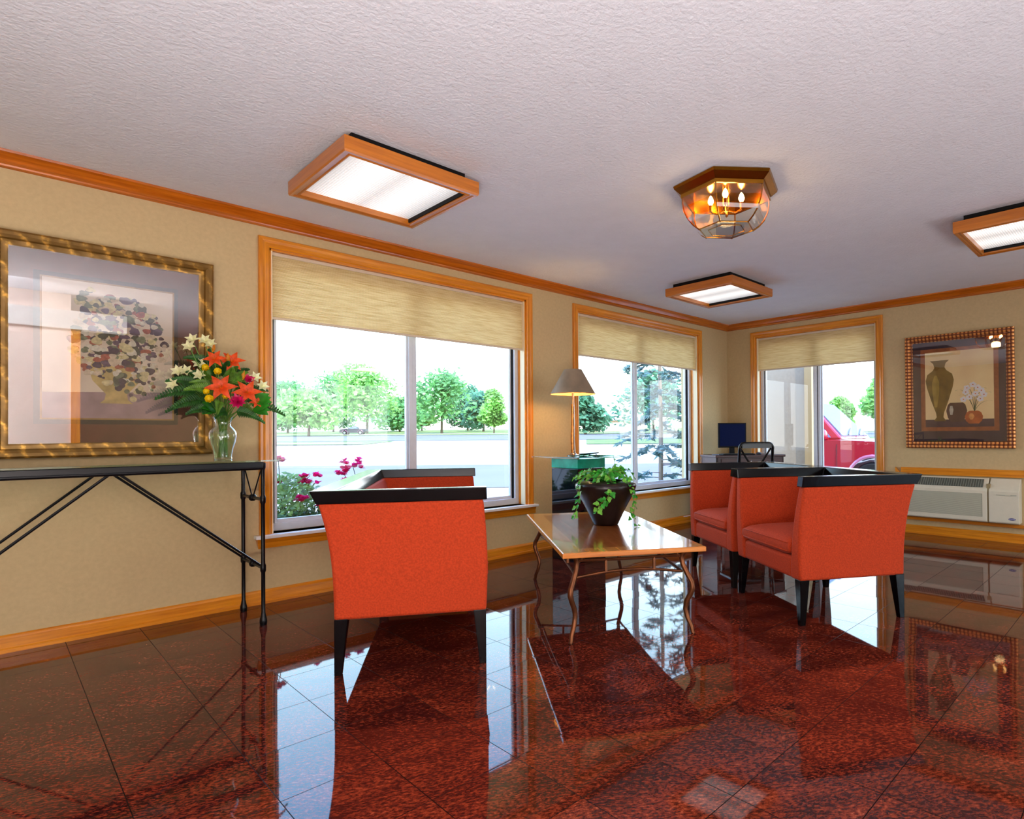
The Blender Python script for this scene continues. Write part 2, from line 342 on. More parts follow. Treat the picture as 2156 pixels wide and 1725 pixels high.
# window casings, stools, sashes, panes and shades
def window(n, along, plane, a, b, mull, rz):
    """local frame: X along wall, Y outward; origin at inner wall plane, x=0 at opening's left end seen from inside"""
    w = b - a
    org = (a, plane, 0) if along == 0 else (plane, b, 0)
    root = struct('window_%d' % n, org, rz)
    cw, ct = .065, .022
    lx, lz = (oak_x, oak_z) if along == 0 else (oak_x, oak_z)
    q = MB()
    # moulded casing: stepped profile, mitred, three sides
    prof = [(0, 0), (0, .012), (.008, .018), (.03, .018), (.045, .024), (.06, .024), (.065, .018), (.065, 0)]
    def side(p0, d_out, p1, d_out1, mat):
        r1 = [(p0[0] + d_out[0] * s_, -t_, p0[1] + d_out[1] * s_) for s_, t_ in prof]
        r2 = [(p1[0] + d_out1[0] * s_, -t_, p1[1] + d_out1[1] * s_) for s_, t_ in prof]
        q.rings([r1, r2], mat)
    side((0, ZB), (-1, 0), (0, ZT), (-1, 1), oak_z); side((0, ZT), (-1, 1), (w, ZT), (1, 1), oak_x); side((w, ZT), (1, 1), (w, ZB), (1, 0), oak_z)
    q.build('casing', root)
    q = MB()   # reveal lining
    q.box((0, 0, ZB), (.012, .10, ZT), oak_z); q.box((w - .012, 0, ZB), (w, .10, ZT), oak_z); q.box((0, 0, ZT - .012), (w, .10, ZT), oak_x)
    q.build('jamb_lining', root)
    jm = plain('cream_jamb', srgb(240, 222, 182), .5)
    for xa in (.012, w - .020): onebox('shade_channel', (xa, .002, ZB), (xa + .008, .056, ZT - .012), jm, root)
    q = MB(); q.box((-.095, -.055, ZB - .022), (w + .095, 0, ZB), white_paint); q.box((0.0, 0, ZB - .022), (w, .1, ZB), white_paint)
    q.build('window_sill', root, bevel=.004)
    q = MB()
    q.prism([(-.085, -.04, ZB - .022), (-.085, 0, ZB - .022), (-.07, 0, ZB - .085), (-.07, -.012, ZB - .085), (-.078, -.022, ZB - .05)], (w + .16, 0, 0), oak_x)
    q.build('apron', root)
    # aluminium slider frame
    fd0, fd1 = .10, .17
    q = MB()
    for (x0, x1, z0, z1) in ((0, .05, ZB, ZT), (w - .05, w, ZB, ZT), (.05, w - .05, ZB, ZB + .05), (.05, w - .05, ZT - .05, ZT)):
        q.box((x0, fd0, z0), (x1, fd1, z1), alum)
    for (x0, x1, z0, z1) in ((.05, .062, ZB + .05, ZT - .05), (w - .062, w - .05, ZB + .05, ZT - .05)):
        q.box((x0, fd0 + .02, z0), (x1, fd1 - .01, z1), black_matte)
    q.build('outer_frame', root, bevel=.003)
    q = MB()
    q.box((mull - .036, fd0 - .005, ZB + .05), (mull - .004, fd1 - .03, ZT - .05), alum)
    q.box((mull + .002, fd0 + .012, ZB + .05), (mull + .034, fd1, ZT - .05), alum)
    q.box((mull - .004, fd0 + .01, ZB + .05), (mull + .002, fd1 - .03, ZT - .05), black_matte)
    q.build('mullion', root, bevel=.003)
    for (x0, x1, yy) in ((.062, mull - .036, .125), (mull + .034, w - .062, .15)):
        q = MB()
        for (p, r_, z0, z1) in ((x0, x0 + .016, ZB + .05, ZT - .05), (x1 - .016, x1, ZB + .05, ZT - .05), (x0 + .016, x1 - .016, ZB + .05, ZB + .075), (x0 + .016, x1 - .016, ZT - .085, ZT - .05)):
            if r_ - p > 0: q.box((p, yy - .014, z0), (r_, yy + .014, z1), alum)
        sf = q.build('sash', root, bevel=.002)
        g = onebox('glass_pane', (x0 + .016, yy - .002, ZB + .075), (x1 - .016, yy + .002, ZT - .085), pane_glass, sf)
    return root
window(1, 0, W, W1[0], W1[1], 2.31 - W1[0], 0)
window(2, 0, W, W2[0], W2[1], 5.01 - W2[0], 0)
window(3, 1, C, W3[0], W3[1], W3[1] - 2.91, -PI / 2)
def shademat():
    m, t, b = nm('honeycomb_shade'); out = t.nodes['Material Output']; L = t.links.new
    co = t.nodes.new('ShaderNodeTexCoord'); mp = t.nodes.new('ShaderNodeMapping'); mp.inputs['Scale'].default_value = (5, 5, 95)
    n = t.nodes.new('ShaderNodeTexNoise'); n.inputs['Scale'].default_value = 1.3; n.inputs['Detail'].default_value = 4
    L(co.outputs['Object'], mp.inputs[0]); L(mp.outputs[0], n.inputs['Vector'])
    r = t.nodes.new('ShaderNodeValToRGB'); r.color_ramp.elements[0].position = .3; r.color_ramp.elements[1].position = .62
    r.color_ramp.elements[0].color = srgb(222, 196, 140); r.color_ramp.elements[1].color = srgb(242, 224, 178)
    L(n.outputs['Fac'], r.inputs[0])
    d = t.nodes.new('ShaderNodeBsdfDiffuse'); tl = t.nodes.new('ShaderNodeBsdfTranslucent'); mx = t.nodes.new('ShaderNodeMixShader'); mx.inputs[0].default_value = .20
    L(r.outputs[0], d.inputs[0]); L(r.outputs[0], tl.inputs[0]); L(d.outputs[0], mx.inputs[1]); L(tl.outputs[0], mx.inputs[2]); L(mx.outputs[0], out.inputs[0])
    return m
shade_m = shademat()
def shade(org, rz, w, zb, label):
    t = thing('window_shade', label, 'window shade', org, rz, 'honeycomb shades drawn part way down the windows')
    q = MB(); n = 58; z0, z1 = zb + .015, ZT - .035
    rs = []
    for i in range(n * 2 + 1):     # pleated front
        z = z1 - (z1 - z0) * i / (n * 2)
        rs.append((z, .036 if i % 2 else .030))
    vs = []; fs = []
    for z, y in rs: vs += [(.014, y, z), (w - .014, y, z)]
    for i in range(len(rs) - 1): fs.append((2 * i, 2 * i + 1, 2 * i + 3, 2 * i + 2))
    q.add(vs, fs, shade_m)
    q.build('pleated_fabric', t)
    hm = plain('shade_rail', srgb(214, 196, 168), .5)
    q = MB(); q.box((.013, .022, ZT - .035), (w - .013, .058, ZT - .013), hm); q.build('headrail', t, bevel=.002)
    q = MB(); q.box((.014, .026, zb), (w - .014, .044, zb + .016), hm); q.build('bottom_rail', t, bevel=.003)
    q = MB(); q.tube([(w - .02, .02, ZT - .03), (w - .02, .012, ZT - .2), (w - .02, .014, ZT - .27)], .0016, hm, n=5); q.sphere((w - .02, .014, ZT - .275), .007, hm)
    q.build('pull_cord', t)
    return t
shade((W1[0], W, 0), 0, W1[1] - W1[0], 1.80, 'cream pleated shade in the wide left window behind the orange loveseat')
shade((W2[0], W, 0), 0, W2[1] - W2[0], 1.82, 'cream pleated shade in the middle window beside the table lamp')
shade((C, W3[1], 0), -PI / 2, W3[1] - W3[0], 1.825, 'cream pleated shade in the right window above the red car')
# crown moulding + baseboards
crown_p = [(0, 0), (.072, 0), (.070, -.012), (.058, -.022), (.046, -.034), (.036, -.05), (.022, -.058), (.020, -.066), (.010, -.070), (0, -.072)]
base_p = [(0, 0), (.020, 0), (.020, .018), (.013, .024), (.013, .07), (.009, .078), (.004, .084), (0, .086)]
def run(name, prof, z, mats, pts):
    """profile (out from wall, z) swept along window wall and right wall with a mitred corner"""
    (xa, xb, ya) = pts
    q = MB()
    q.rings([[(xa, W - s_, z + t_) for s_, t_ in prof], [(C - s_, W - s_, z + t_) for s_, t_ in prof]], mats[0])
    S(q.build(name[0], smooth=True, ang=25))
    q = MB()
    q.rings([[(C - s_, W - s_, z + t_) for s_, t_ in prof], [(C - s_, ya, z + t_) for s_, t_ in prof]], mats[1])
    S(q.build(name[1], smooth=True, ang=25))
run(('trim_3', 'trim_4'), crown_p, H, (crown_x, crown_y), (XL, C, YB))
run(('baseboard_window', 'baseboard_right'), base_p, 0, (oak_x, oak_y), (XL, C, YB))
# ledge framing the wall heater
q = MB(); q.prism([(C, 2.03, .682), (C, 2.03, .612), (C, 1.975, .612)][:3], (-.03, 0, 0), oak_y)
q.box((C - .03, .2, .612), (C, 1.975, .682), oak_y)
S(q.build('trim_5', bevel=.003))
q = MB(); q.box((C - .03, .2, .142), (C, 1.975, .172), oak_y); S(q.build('trim_6', bevel=.003))

# ------------------------------------------------------------------ upholstered seating
def u_shell(q, hw, hd, levels, mat, front_round=.0):
    """U-shaped wall open to +x. levels: (z, side_out, back_out, t_side, t_back, xfront)"""
    rs = []
    for z, so, bo, ts, tb, xf in levels:
        ow = hw + so; ob = hd + bo
        rs.append([(xf, -ow, z), (-ob, -ow, z), (-ob, ow, z), (xf, ow, z), (xf, ow - ts, z), (-ob + tb, ow - ts, z), (-ob + tb, -ow + ts, z), (xf, -ow + ts, z)])
    n = 8; vs = [p for r in rs for p in r]; fs = []
    for i in range(len(rs) - 1):
        for j in range(n):
            a = i * n + j; b = i * n + (j + 1) % n
            fs.append((a, b, b + n, a + n))
    for k, base in ((0, 0), (1, (len(rs) - 1) * n)):
        for f in ((0, 1, 6, 7), (1, 2, 5, 6), (2, 3, 4, 5)):
            fs.append(tuple(base + i for i in f))
    q.add(vs, fs, mat)
def cushion(q, x0, x1, y0, y1, z0, z1, mat):
    """soft box cushion, crowned top, via a superellipse grid"""
    nx, ny = 14, 14; cx, cy = (x0 + x1) / 2, (y0 + y1) / 2; a, b = (x1 - x0) / 2, (y1 - y0) / 2
    vs = []; fs = []
    def edge(u): return (1 - abs(u) ** 6)
    for sgn in (1, -1):
        base = len(vs)
        for i in range(nx + 1):
            for j in range(ny + 1):
                u = -1 + 2 * i / nx; v = -1 + 2 * j / ny
                uu = math.sin(u * PI / 2); vv = math.sin(v * PI / 2)
                h = (max(0, 1 - abs(uu) ** 8) * max(0, 1 - abs(vv) ** 8)) ** .5
                zc = (z0 + z1) / 2; t = (z1 - z0) / 2
                crown = .018 * (1 - uu * uu) * (1 - vv * vv) if sgn > 0 else 0
                vs.append((cx + uu * a, cy + vv * b, zc + sgn * (t * (.35 + .65 * h) if h > 0 else t * .35) + crown))
        for i in range(nx):
            for j in range(ny):
                k = base + i * (ny + 1) + j
                fs.append((k, k + 1, k + ny + 2, k + ny + 1))
    N = (nx + 1) * (ny + 1)
    per = [(i, 0) for i in range(nx)] + [(nx, j) for j in range(ny)] + [(i, ny) for i in range(nx, 0, -1)] + [(0, j) for j in range(ny, 0, -1)]
    ids = [i * (ny + 1) + j for i, j in per]
    for k in range(len(ids)):
        a_, b_ = ids[k], ids[(k + 1) % len(ids)]
        fs.append((a_, b_, b_ + N, a_ + N))
    q.add(vs, fs, mat)
    # piping along the upper and lower front edges
    for z in (z0 + (z1 - z0) * .3, z0 + (z1 - z0) * .72):
        q.tube([(x0 + .02, y0, z), (x1 - .02, y0, z), (x1, y0 + .02, z), (x1, y1 - .02, z), (x1 - .02, y1, z), (x0 + .02, y1, z)], .0035, mat, n=6)
def upholstered(name, label, cat, hw, loc, rz, seats, group=None):
    t = thing(name, label, cat, loc, rz, group)
    hd = .328
    lv = []; Z0, Z1 = .24, .755; N = 12
    for i in range(N + 1):
        s_ = i / N
        so = .030 * s_ ** 2.2; bo = .058 * s_ ** 2.6; ts = .095 - .042 * s_; tb = .13 - .035 * s_
        xf = hd + .012 * math.sin(PI * s_) - .012 * s_
        lv.append((Z0 + (Z1 - Z0) * s_, so, bo, ts, tb, xf))
    q = MB(); u_shell(q, hw, hd, lv, orange_fab)
    q.build('upholstered_shell', t, smooth=True, bevel=.014, seg=3, ang=50)
    q = MB()
    rl = []
    for k in range(4):
        s_ = k / 3
        rl.append((.752 + .058 * s_, .033 + .011 * s_, .062 + .026 * s_, .054, .095 + .004 * s_, hd + .004 - .002 * s_))
    u_shell(q, hw, hd, rl, black_gloss)
    q.build('top_rail', t, bevel=.004)
    q = MB(); iw = hw - .085
    q.box((-hd + .06, -iw, .24), (hd - .004, iw, .36), orange_fab)
    q.build('seat_base', t, smooth=True, bevel=.02, seg=4)
    cw = 2 * iw / seats
    for k in range(seats):
        q = MB(); cushion(q, -hd + .11, hd + .012, -iw + k * cw + .004, -iw + (k + 1) * cw - .004, .355, .465, orange_fab)
        q.build('seat_cushion', t, smooth=True, ang=70)
    for sx in (-1, 1):
        for sy in (-1, 1):
            q = MB()
            a1, a0 = .028, .015
            cx, cy = sx * (hd - a1 - .002), sy * (hw - a1 - .002)
            q.taper(cx, cy, 0.0, .245, a0, a0, a1, a1, black_gloss, ox=sx * (a1 - a0), oy=sy * (a1 - a0))
            q.build('leg', t, bevel=.002)
    return t
AE = math.radians(-33.0)
eV = Vector((math.cos(AE), math.sin(AE), 0)); nV = Vector((-math.sin(AE), math.cos(AE), 0))
# near corner leg centres measured on the floor
hd = .328
def place(cornerleg, sx, sy, hw, rz):
    """world centre from the floor position of leg (sx, sy) in local frame rotated by rz"""
    lx, ly = sx * (hd - .017), sy * (hw - .017)
    return (cornerleg[0] - (lx * math.cos(rz) - ly * math.sin(rz)), cornerleg[1] - (lx * math.sin(rz) + ly * math.cos(rz)), 0)
upholstered('loveseat', 'orange two-seat loveseat with black top rail in front of the wide left window', 'loveseat', .80,
            place((1.075, 2.585), -1, -1, .80, AE), AE, 2)
AR = AE + PI
upholstered('armchair', 'orange armchair with black top rail, nearest of the pair facing the coffee table', 'armchair', .36,
            place((3.092, 1.412), 1, 1, .36, AR), AR, 1, 'orange armchairs at the coffee table')
upholstered('armchair', 'orange armchair standing behind the near armchair, closer to the corner desk', 'armchair', .36,
            place((3.545, 2.09), 1, 1, .36, AR), AR, 1, 'orange armchairs at the coffee table')

# ------------------------------------------------------------------ coffee table
def tabletop_mat():
    m, t, b = nm('parquet_top'); L = t.links.new
    co = t.nodes.new('ShaderNodeTexCoord'); mp = t.nodes.new('ShaderNodeMapping'); mp.inputs['Scale'].default_value = (40, 2, 1)
    n = t.nodes.new('ShaderNodeTexNoise'); n.inputs['Scale'].default_value = 1.4; n.inputs['Detail'].default_value = 6
    L(co.outputs['Object'], mp.inputs[0]); L(mp.outputs[0], n.inputs['Vector'])
    r = t.nodes.new('ShaderNodeValToRGB'); r.color_ramp.elements[0].position = .3; r.color_ramp.elements[1].position = .7
    r.color_ramp.elements[0].color = srgb(196, 120, 44); r.color_ramp.elements[1].color = srgb(232, 160, 76)
    L(n.outputs['Fac'], r.inputs[0]); L(r.outputs[0], b.inputs['Base Color'])
    b.inputs['Roughness'].default_value = .14; b.inputs['Coat Weight'].default_value = .8; b.inputs['Coat Roughness'].default_value = .04
    return m
top_m = tabletop_mat(); top_dark = wood('walnut_inlay', 1, srgb(130, 66, 28), srgb(176, 98, 46), .14, 1.0, .8)
top_edge = wood('oak_edge', 0, srgb(180, 100, 34), srgb(220, 140, 62), .2)
L0 = Vector((2.031, 2.12, 0)); LX, LY = .659, 1.363
tcx = L0 + eV * LX / 2 + nV * LY / 2
t = thing('coffee_table', 'low coffee table with glossy wood top and wavy bronze legs in the middle', 'table', tuple(tcx), AE)
hx, hy = .375, .745
q = MB(); q.box((-hx, -hy, .438), (hx, hy, .4635), top_edge)
tt = q.build('tabletop', t, bevel=.004)
q = MB()
zt = .4645
def flat(q, pts, mat, z=zt): q.prism([(x, y, z - .0012) for x, y in pts], (0, 0, .0012), mat)
bw = .10; ix, iy = hx - .006, hy - .006
flat(q, [(-ix, -iy), (ix, -iy), (ix - bw, -iy + bw), (-ix + bw, -iy + bw)], top_m)
flat(q, [(ix, -iy), (ix, iy), (ix - bw, iy - bw), (ix - bw, -iy + bw)], top_m)
flat(q, [(ix, iy), (-ix, iy), (-ix + bw, iy - bw), (ix - bw, iy - bw)], top_m)
flat(q, [(-ix, iy), (-ix, -iy), (-ix + bw, -iy + bw), (-ix + bw, iy - bw)], top_m)
q.build('veneer_border', tt)
q = MB(); flat(q, [(-ix + bw, -iy + bw), (ix - bw, -iy + bw), (ix - bw, iy - bw), (-ix + bw, iy - bw)], top_dark)
q.build('veneer_panel', tt)
prof_leg = [(0, .002), (.008, -.010), (.035, -.014), (.08, -.036), (.123, -.048), (.165, -.040), (.205, -.018), (.237, -.006), (.268, -.010), (.31, -.035), (.355, -.060), (.39, -.066), (.415, -.058), (.438, -.030)]
rad_leg = [.009, .0105, .0115, .0125, .013, .0135, .014, .0145, .0145, .014, .0135, .0135, .013, .011]
for sx in (-1, 1):
    for sy in (-1, 1):
        q = MB(); k = 1 / math.sqrt(2)
        q.tube([(sx * (LX / 2 + d * k), sy * (LY / 2 + d * k), z) for z, d in prof_leg], rad_leg, bronze, n=10)
        bx_, by_ = sx * (LX / 2 - .066 * k), sy * (LY / 2 - .066 * k)
        q.tube([(bx_, by_, .385), (bx_ - sx * .03, by_, .415), (bx_ - sx * .075, by_, .438)], .007, bronze, n=8)
        q.tube([(bx_, by_, .385), (bx_, by_ - sy * .03, .415), (bx_, by_ - sy * .075, .438)], .007, bronze, n=8)
        q.build('leg', t, smooth=True)
def railset(a, b, posts, name='apron_rails'):
    a = Vector(a); b = Vector(b); q = MB()
    up_ = [a.lerp(b, i / 12) + Vector((0, 0, .405 - .004 * math.sin(PI * i / 12))) for i in range(13)]
    lo_ = [a.lerp(b, i / 12) + Vector((0, 0, .318 + .026 * math.sin(PI * i / 12))) for i in range(13)]
    q.tube(up_, .0085, bronze, n=8); q.tube(lo_, .0075, bronze, n=8)
    for s_ in posts:
        p = a.lerp(b, s_); q.tube([p + Vector((0, 0, .40)), p + Vector((0, 0, .318 + .026 * math.sin(PI * s_)))], [.008, .009], bronze, n=8)
    q.build(name, t, smooth=True)
ox_, oy_ = LX / 2 - .047, LY / 2 - .047
railset((-ox_, -oy_, 0), (ox_, -oy_, 0), (.27, .73)); railset((-ox_, oy_, 0), (ox_, oy_, 0), (.27, .73))
railset((-ox_, -oy_, 0), (-ox_, oy_, 0), (.2, .5, .8)); railset((ox_, -oy_, 0), (ox_, oy_, 0), (.2, .5, .8))

# ------------------------------------------------------------------ ivy in a bronze bowl
POT = Vector((2.795, 2.575, .4645))
pot_m = plain('hammered_bronze_glaze', srgb(30, 22, 21), .3, .3, var=.35, scale=14, bump=.15, bscale=60)
ivy_m = leafmat('ivy_leaf', srgb(52, 158, 44), .35, 40)
ivy_l = leafmat('ivy_leaf_light', srgb(120, 196, 66), .3, 40)
stem_m = plain('ivy_stem', srgb(120, 130, 50), .6)
t = thing('potted_ivy', 'trailing green ivy in a wide dark bronze bowl on the coffee table', 'potted plant', tuple(POT))
q = MB()
q.lathe([(0.0, 0), (.074, 0), (.08, .004), (.092, .03), (.118, .085), (.15, .145), (.178, .195), (.194, .235), (.198, .252), (.192, .266), (.17, .276), (.135, .281), (.122, .285), (.118, .281), (.125, .272), (.16, .262), (.178, .24), (.15, .16), (.0, .12)], pot_m, n=48)
q.build('bowl', t, smooth=True, ang=60)
q = MB(); q.lathe([(0, .262), (.15, .262), (.16, .258)], plain('potting_moss', srgb(60, 44, 24), .9, var=.4, scale=60, bump=.6, bscale=90)); q.build('soil', t)
def ivy_leaf(q, p, d, nrm, s_, mat):
    """five-lobed leaf lying in plane (d, side) with a fold along the midrib"""
    d = d.normalized(); side = d.cross(nrm).normalized(); nn = side.cross(d).normalized()
    out = [(0, 0), (.15, .30), (.42, .46), (.55, .30), (.78, .20), (1.0, 0), (.78, -.20), (.55, -.30), (.42, -.46), (.15, -.30)]
    vs = [p + d * (a * s_) + side * (b * s_) + nn * (abs(b) * s_ * .35 - a * a * s_ * .15) for a, b in out]
    c = p + d * (.45 * s_) - nn * (.03 * s_)
    vs.append(c); n = len(out)
    q.add([tuple(v) for v in vs], [(i, (i + 1) % n, n) for i in range(n)], mat)
def vine(root, pts, nl, size, name='vine', cm=(0, 0, 0)):
    q = MB(); P = [Vector(p) for p in pts]
    # densify with Catmull-Rom
    D = []
    for i in range(len(P) - 1):
        p0, p1, p2, p3 = P[max(i - 1, 0)], P[i], P[i + 1], P[min(i + 2, len(P) - 1)]
        for k in range(6):
            s_ = k / 6
            D.append(.5 * ((2 * p1) + (-p0 + p2) * s_ + (2 * p0 - 5 * p1 + 4 * p2 - p3) * s_ ** 2 + (-p0 + 3 * p1 - 3 * p2 + p3) * s_ ** 3))
    D.append(P[-1])
    q.tube(D, .0016, stem_m, n=5)
    for k in range(nl):
        s_ = (k + random.random() * .6) / nl; i = min(int(s_ * (len(D) - 1)), len(D) - 2)
        p = D[i]; tdir = (D[i + 1] - D[i]).normalized()
        outw = Vector((p.x - cm[0], p.y - cm[1], 0)); outw = outw.normalized() if outw.length > 1e-4 else Vector((-.7, -.7, 0))
        sidev = tdir.cross(outw); sidev = sidev.normalized() if sidev.length > 1e-3 else Vector((1, 0, 0))
        d = (sidev * (1 if k % 2 else -1) * random.uniform(.5, 1) + tdir * random.uniform(.2, .8) + outw * random.uniform(0, .6) + Vector((0, 0, random.uniform(-.5, .25))))
        pp = p + d.normalized() * .006
        ivy_leaf(q, pp, d, outw * .8 + Vector((random.uniform(-.4, .4), random.uniform(-.4, .4), random.uniform(.2, 1))), size * 1.22 * random.uniform(.75, 1.15) * (1 - .35 * s_), ivy_m if random.random() < .62 else ivy_l)
    q.build(name, root)
rl = r0                      # camera-right direction, used only to lay the vines out round the rim
tw = -f0
def rc(a, b, z): return tuple(rl * a + tw * b + Vector((0, 0, z)))
random.seed(11)
vine(t, [(0, 0, .27), rc(-.07, .03, .32), rc(-.13, .05, .31), rc(-.17, .09, .26), rc(-.165, .12, .2), rc(-.185, .13, .12), rc(-.20, .14, .055)], 26, .042)
vine(t, [(0, 0, .27), rc(-.02, .05, .33), rc(.03, .12, .30), rc(.03, .19, .24), rc(0, .20, .19), rc(-.045, .18, .145), rc(-.06, .17, .10)], 26, .042)
vine(t, [(0, 0, .27), rc(.06, .04, .33), rc(.12, .08, .30), rc(.15, .12, .24), rc(.17, .11, .17), rc(.16, .10, .11), rc(.15, .12, .06)], 26, .042)
vine(t, [rc(.1, .04, .27), rc(.16, .05, .25), rc(.19, .07, .17), rc(.175, .09, .08), rc(.185, .10, .01), rc(.20, .11, -.04 + .05)], 12, .03)
vine(t, [(0, 0, .27), rc(.04, -.02, .35), rc(.06, -.02, .39), rc(.05, 0, .44)], 7, .034)
for k in range(13):
    a = 2 * PI * k / 13 + .2; r_ = random.uniform(.07, .16)
    vine(t, [(0, 0, .26), (math.cos(a) * r_ * .4, math.sin(a) * r_ * .4, .33), (math.cos(a) * r_, math.sin(a) * r_, .33 + random.uniform(-.02, .03)), (math.cos(a) * (r_ + .05), math.sin(a) * (r_ + .05), .29)], 13, .046)

# ------------------------------------------------------------------ console table
con_x, con_y0, con_y1 = 1.075, 3.585, 3.945
t = thing('console_table', 'black iron console table with glass top under the large left picture', 'console table', (.425, 3.765, 0))
cx0, cx1 = -.65, .65; dy = .18
q = MB(); q.box((cx0 - .075, -dy - .035, .907), (cx1 + .075, dy + .035, .916), green_glass)
q.build('glass_top', t, bevel=.001)
q = MB()
for sy in (-1, 1):
    q.box((cx0, sy * dy - .014, .868), (cx1, sy * dy + .014, .905), black_metal)
    q.tube([(cx0, sy * dy - sy * -.006, .872), (cx1, sy * dy - sy * -.006, .872)], .011, black_metal, n=8)
for sx in (-1, 1): q.box((sx * .65 - .012, -dy, .874), (sx * .65 + .012, dy, .903), black_metal)
q.build('top_frame', t, bevel=.003)
for sx in (-1, 1):
    for sy in (-1, 1):
        q = MB(); x_, y_ = sx * .65, sy * dy
        q.lathe([(.017, 0), (.019, .012), (.019, .03), (.014, .05), (.0105, .07), (.0105, .29), (.015, .30), (.015, .33), (.0105, .34), (.0105, .67), (.015, .68), (.015, .71), (.0105, .72), (.0105, .86), (.015, .875), (.015, .9)], black_metal, Matrix.Translation((x_, y_, 0)), n=14, cap=True)
        q.build('leg', t, smooth=True)
    for z in (.315, .695):
        q = MB(); q.tube([(sx * .65, -dy, z), (sx * .65, dy, z)], .009, black_metal, n=10); q.sphere((sx * .65, 0, z), .022, black_metal)
        if z < .5: q.build('end_stretcher', t, smooth=True)
    for sy in (-1, 1): q.tube([(sx * .65, sy * .005, .695), (sx * .65, sy * (dy - .02), .872)], .004, black_metal, n=6)
    q.build('end_stretcher', t, smooth=True)
    for sy in (-1, 1):
        q = MB(); q.tube([(sx * .015, sy * dy, .872), (sx * .645, sy * (dy - .01), .325)], .0065, black_metal, n=8)
        q.build('diagonal_brace', t, smooth=True)

# ------------------------------------------------------------------ vase and bouquet
VX, VY, VZ = .945, 3.84, .916
t = thing('flower_vase', 'clear glass vase of flowers on the end of the console table', 'vase', (VX, VY, VZ))
q = MB()
vp = [(.0, .004), (.040, .004), (.044, 0), (.047, .004), (.045, .02), (.052, .06), (.064, .10), (.0705, .135), (.069, .155), (.058, .178), (.042, .192), (.039, .205), (.044, .225), (.058, .245)]
q.lathe(vp, vase_glass, n=40); q.build('glass_body', t, smooth=True, ang=60)
q = MB(); q.lathe([(0, .008), (.041, .008), (.048, .06), (.059, .10), (.0645, .135), (.062, .16), (0, .16)], thin_glass('water', (.86, .93, .80, 1), .6, 1.33), n=32); q.build('water', t, smooth=True)
g_dark = leafmat('bouquet_leaf', srgb(40, 92, 26), .4, 30); g_mid = leafmat('bouquet_leaf_mid', srgb(96, 140, 36), .35, 30); g_bright = leafmat('broad_leaf', srgb(44, 130, 24), .3, 20)
pet_orange = leafmat('lily_petal', srgb(240, 84, 20), .15, 60); pet_yellow = leafmat('rose_petal', srgb(255, 220, 16), .1, 60); pet_mag = leafmat('carnation_petal', srgb(206, 14, 90), .2, 60)
pet_cream = leafmat('alstroemeria_petal', srgb(246, 243, 190), .12, 60); pet_bud = leafmat('bud_petal', srgb(236, 150, 20), .15, 50)
stalk = plain('green_stalk', srgb(86, 128, 34), .5, var=.2)
BR = Vector((VX, VY, VZ))
def stem_to(q, p):
    a = Vector((random.uniform(-.025, .025), random.uniform(-.025, .025), .015)); neck = Vector((random.uniform(-.02, .02), random.uniform(-.02, .02), .2))
    P = [BR + a, BR + neck * .6 + a * .4, BR + neck, (BR + neck).lerp(p, .5) + Vector((0, 0, .015)), p]
    q.tube([tuple(x - p) for x in P], .0024, stalk, n=5)
def petal(q, c, d, nrm, L_, wd_, mat, curl=.3):
    d = d.normalized(); sd = d.cross(nrm).normalized(); nn = sd.cross(d).normalized(); vs = []; fs = []
    N = 5
    for i in range(N + 1):
        s_ = i / N; w_ = wd_ * math.sin(PI * (.08 + .92 * s_) ** .8) if i < N else 0.001
        cc = c + d * (L_ * s_) + nn * (L_ * (.35 * s_ - curl * s_ * s_))
        vs += [tuple(cc - sd * w_ + nn * w_ * .25), tuple(cc), tuple(cc + sd * w_ + nn * w_ * .25)]
    for i in range(N):
        b = 3 * i; fs += [(b, b + 1, b + 4, b + 3), (b + 1, b + 2, b + 5, b + 4)]
    q.add(vs, fs, mat)
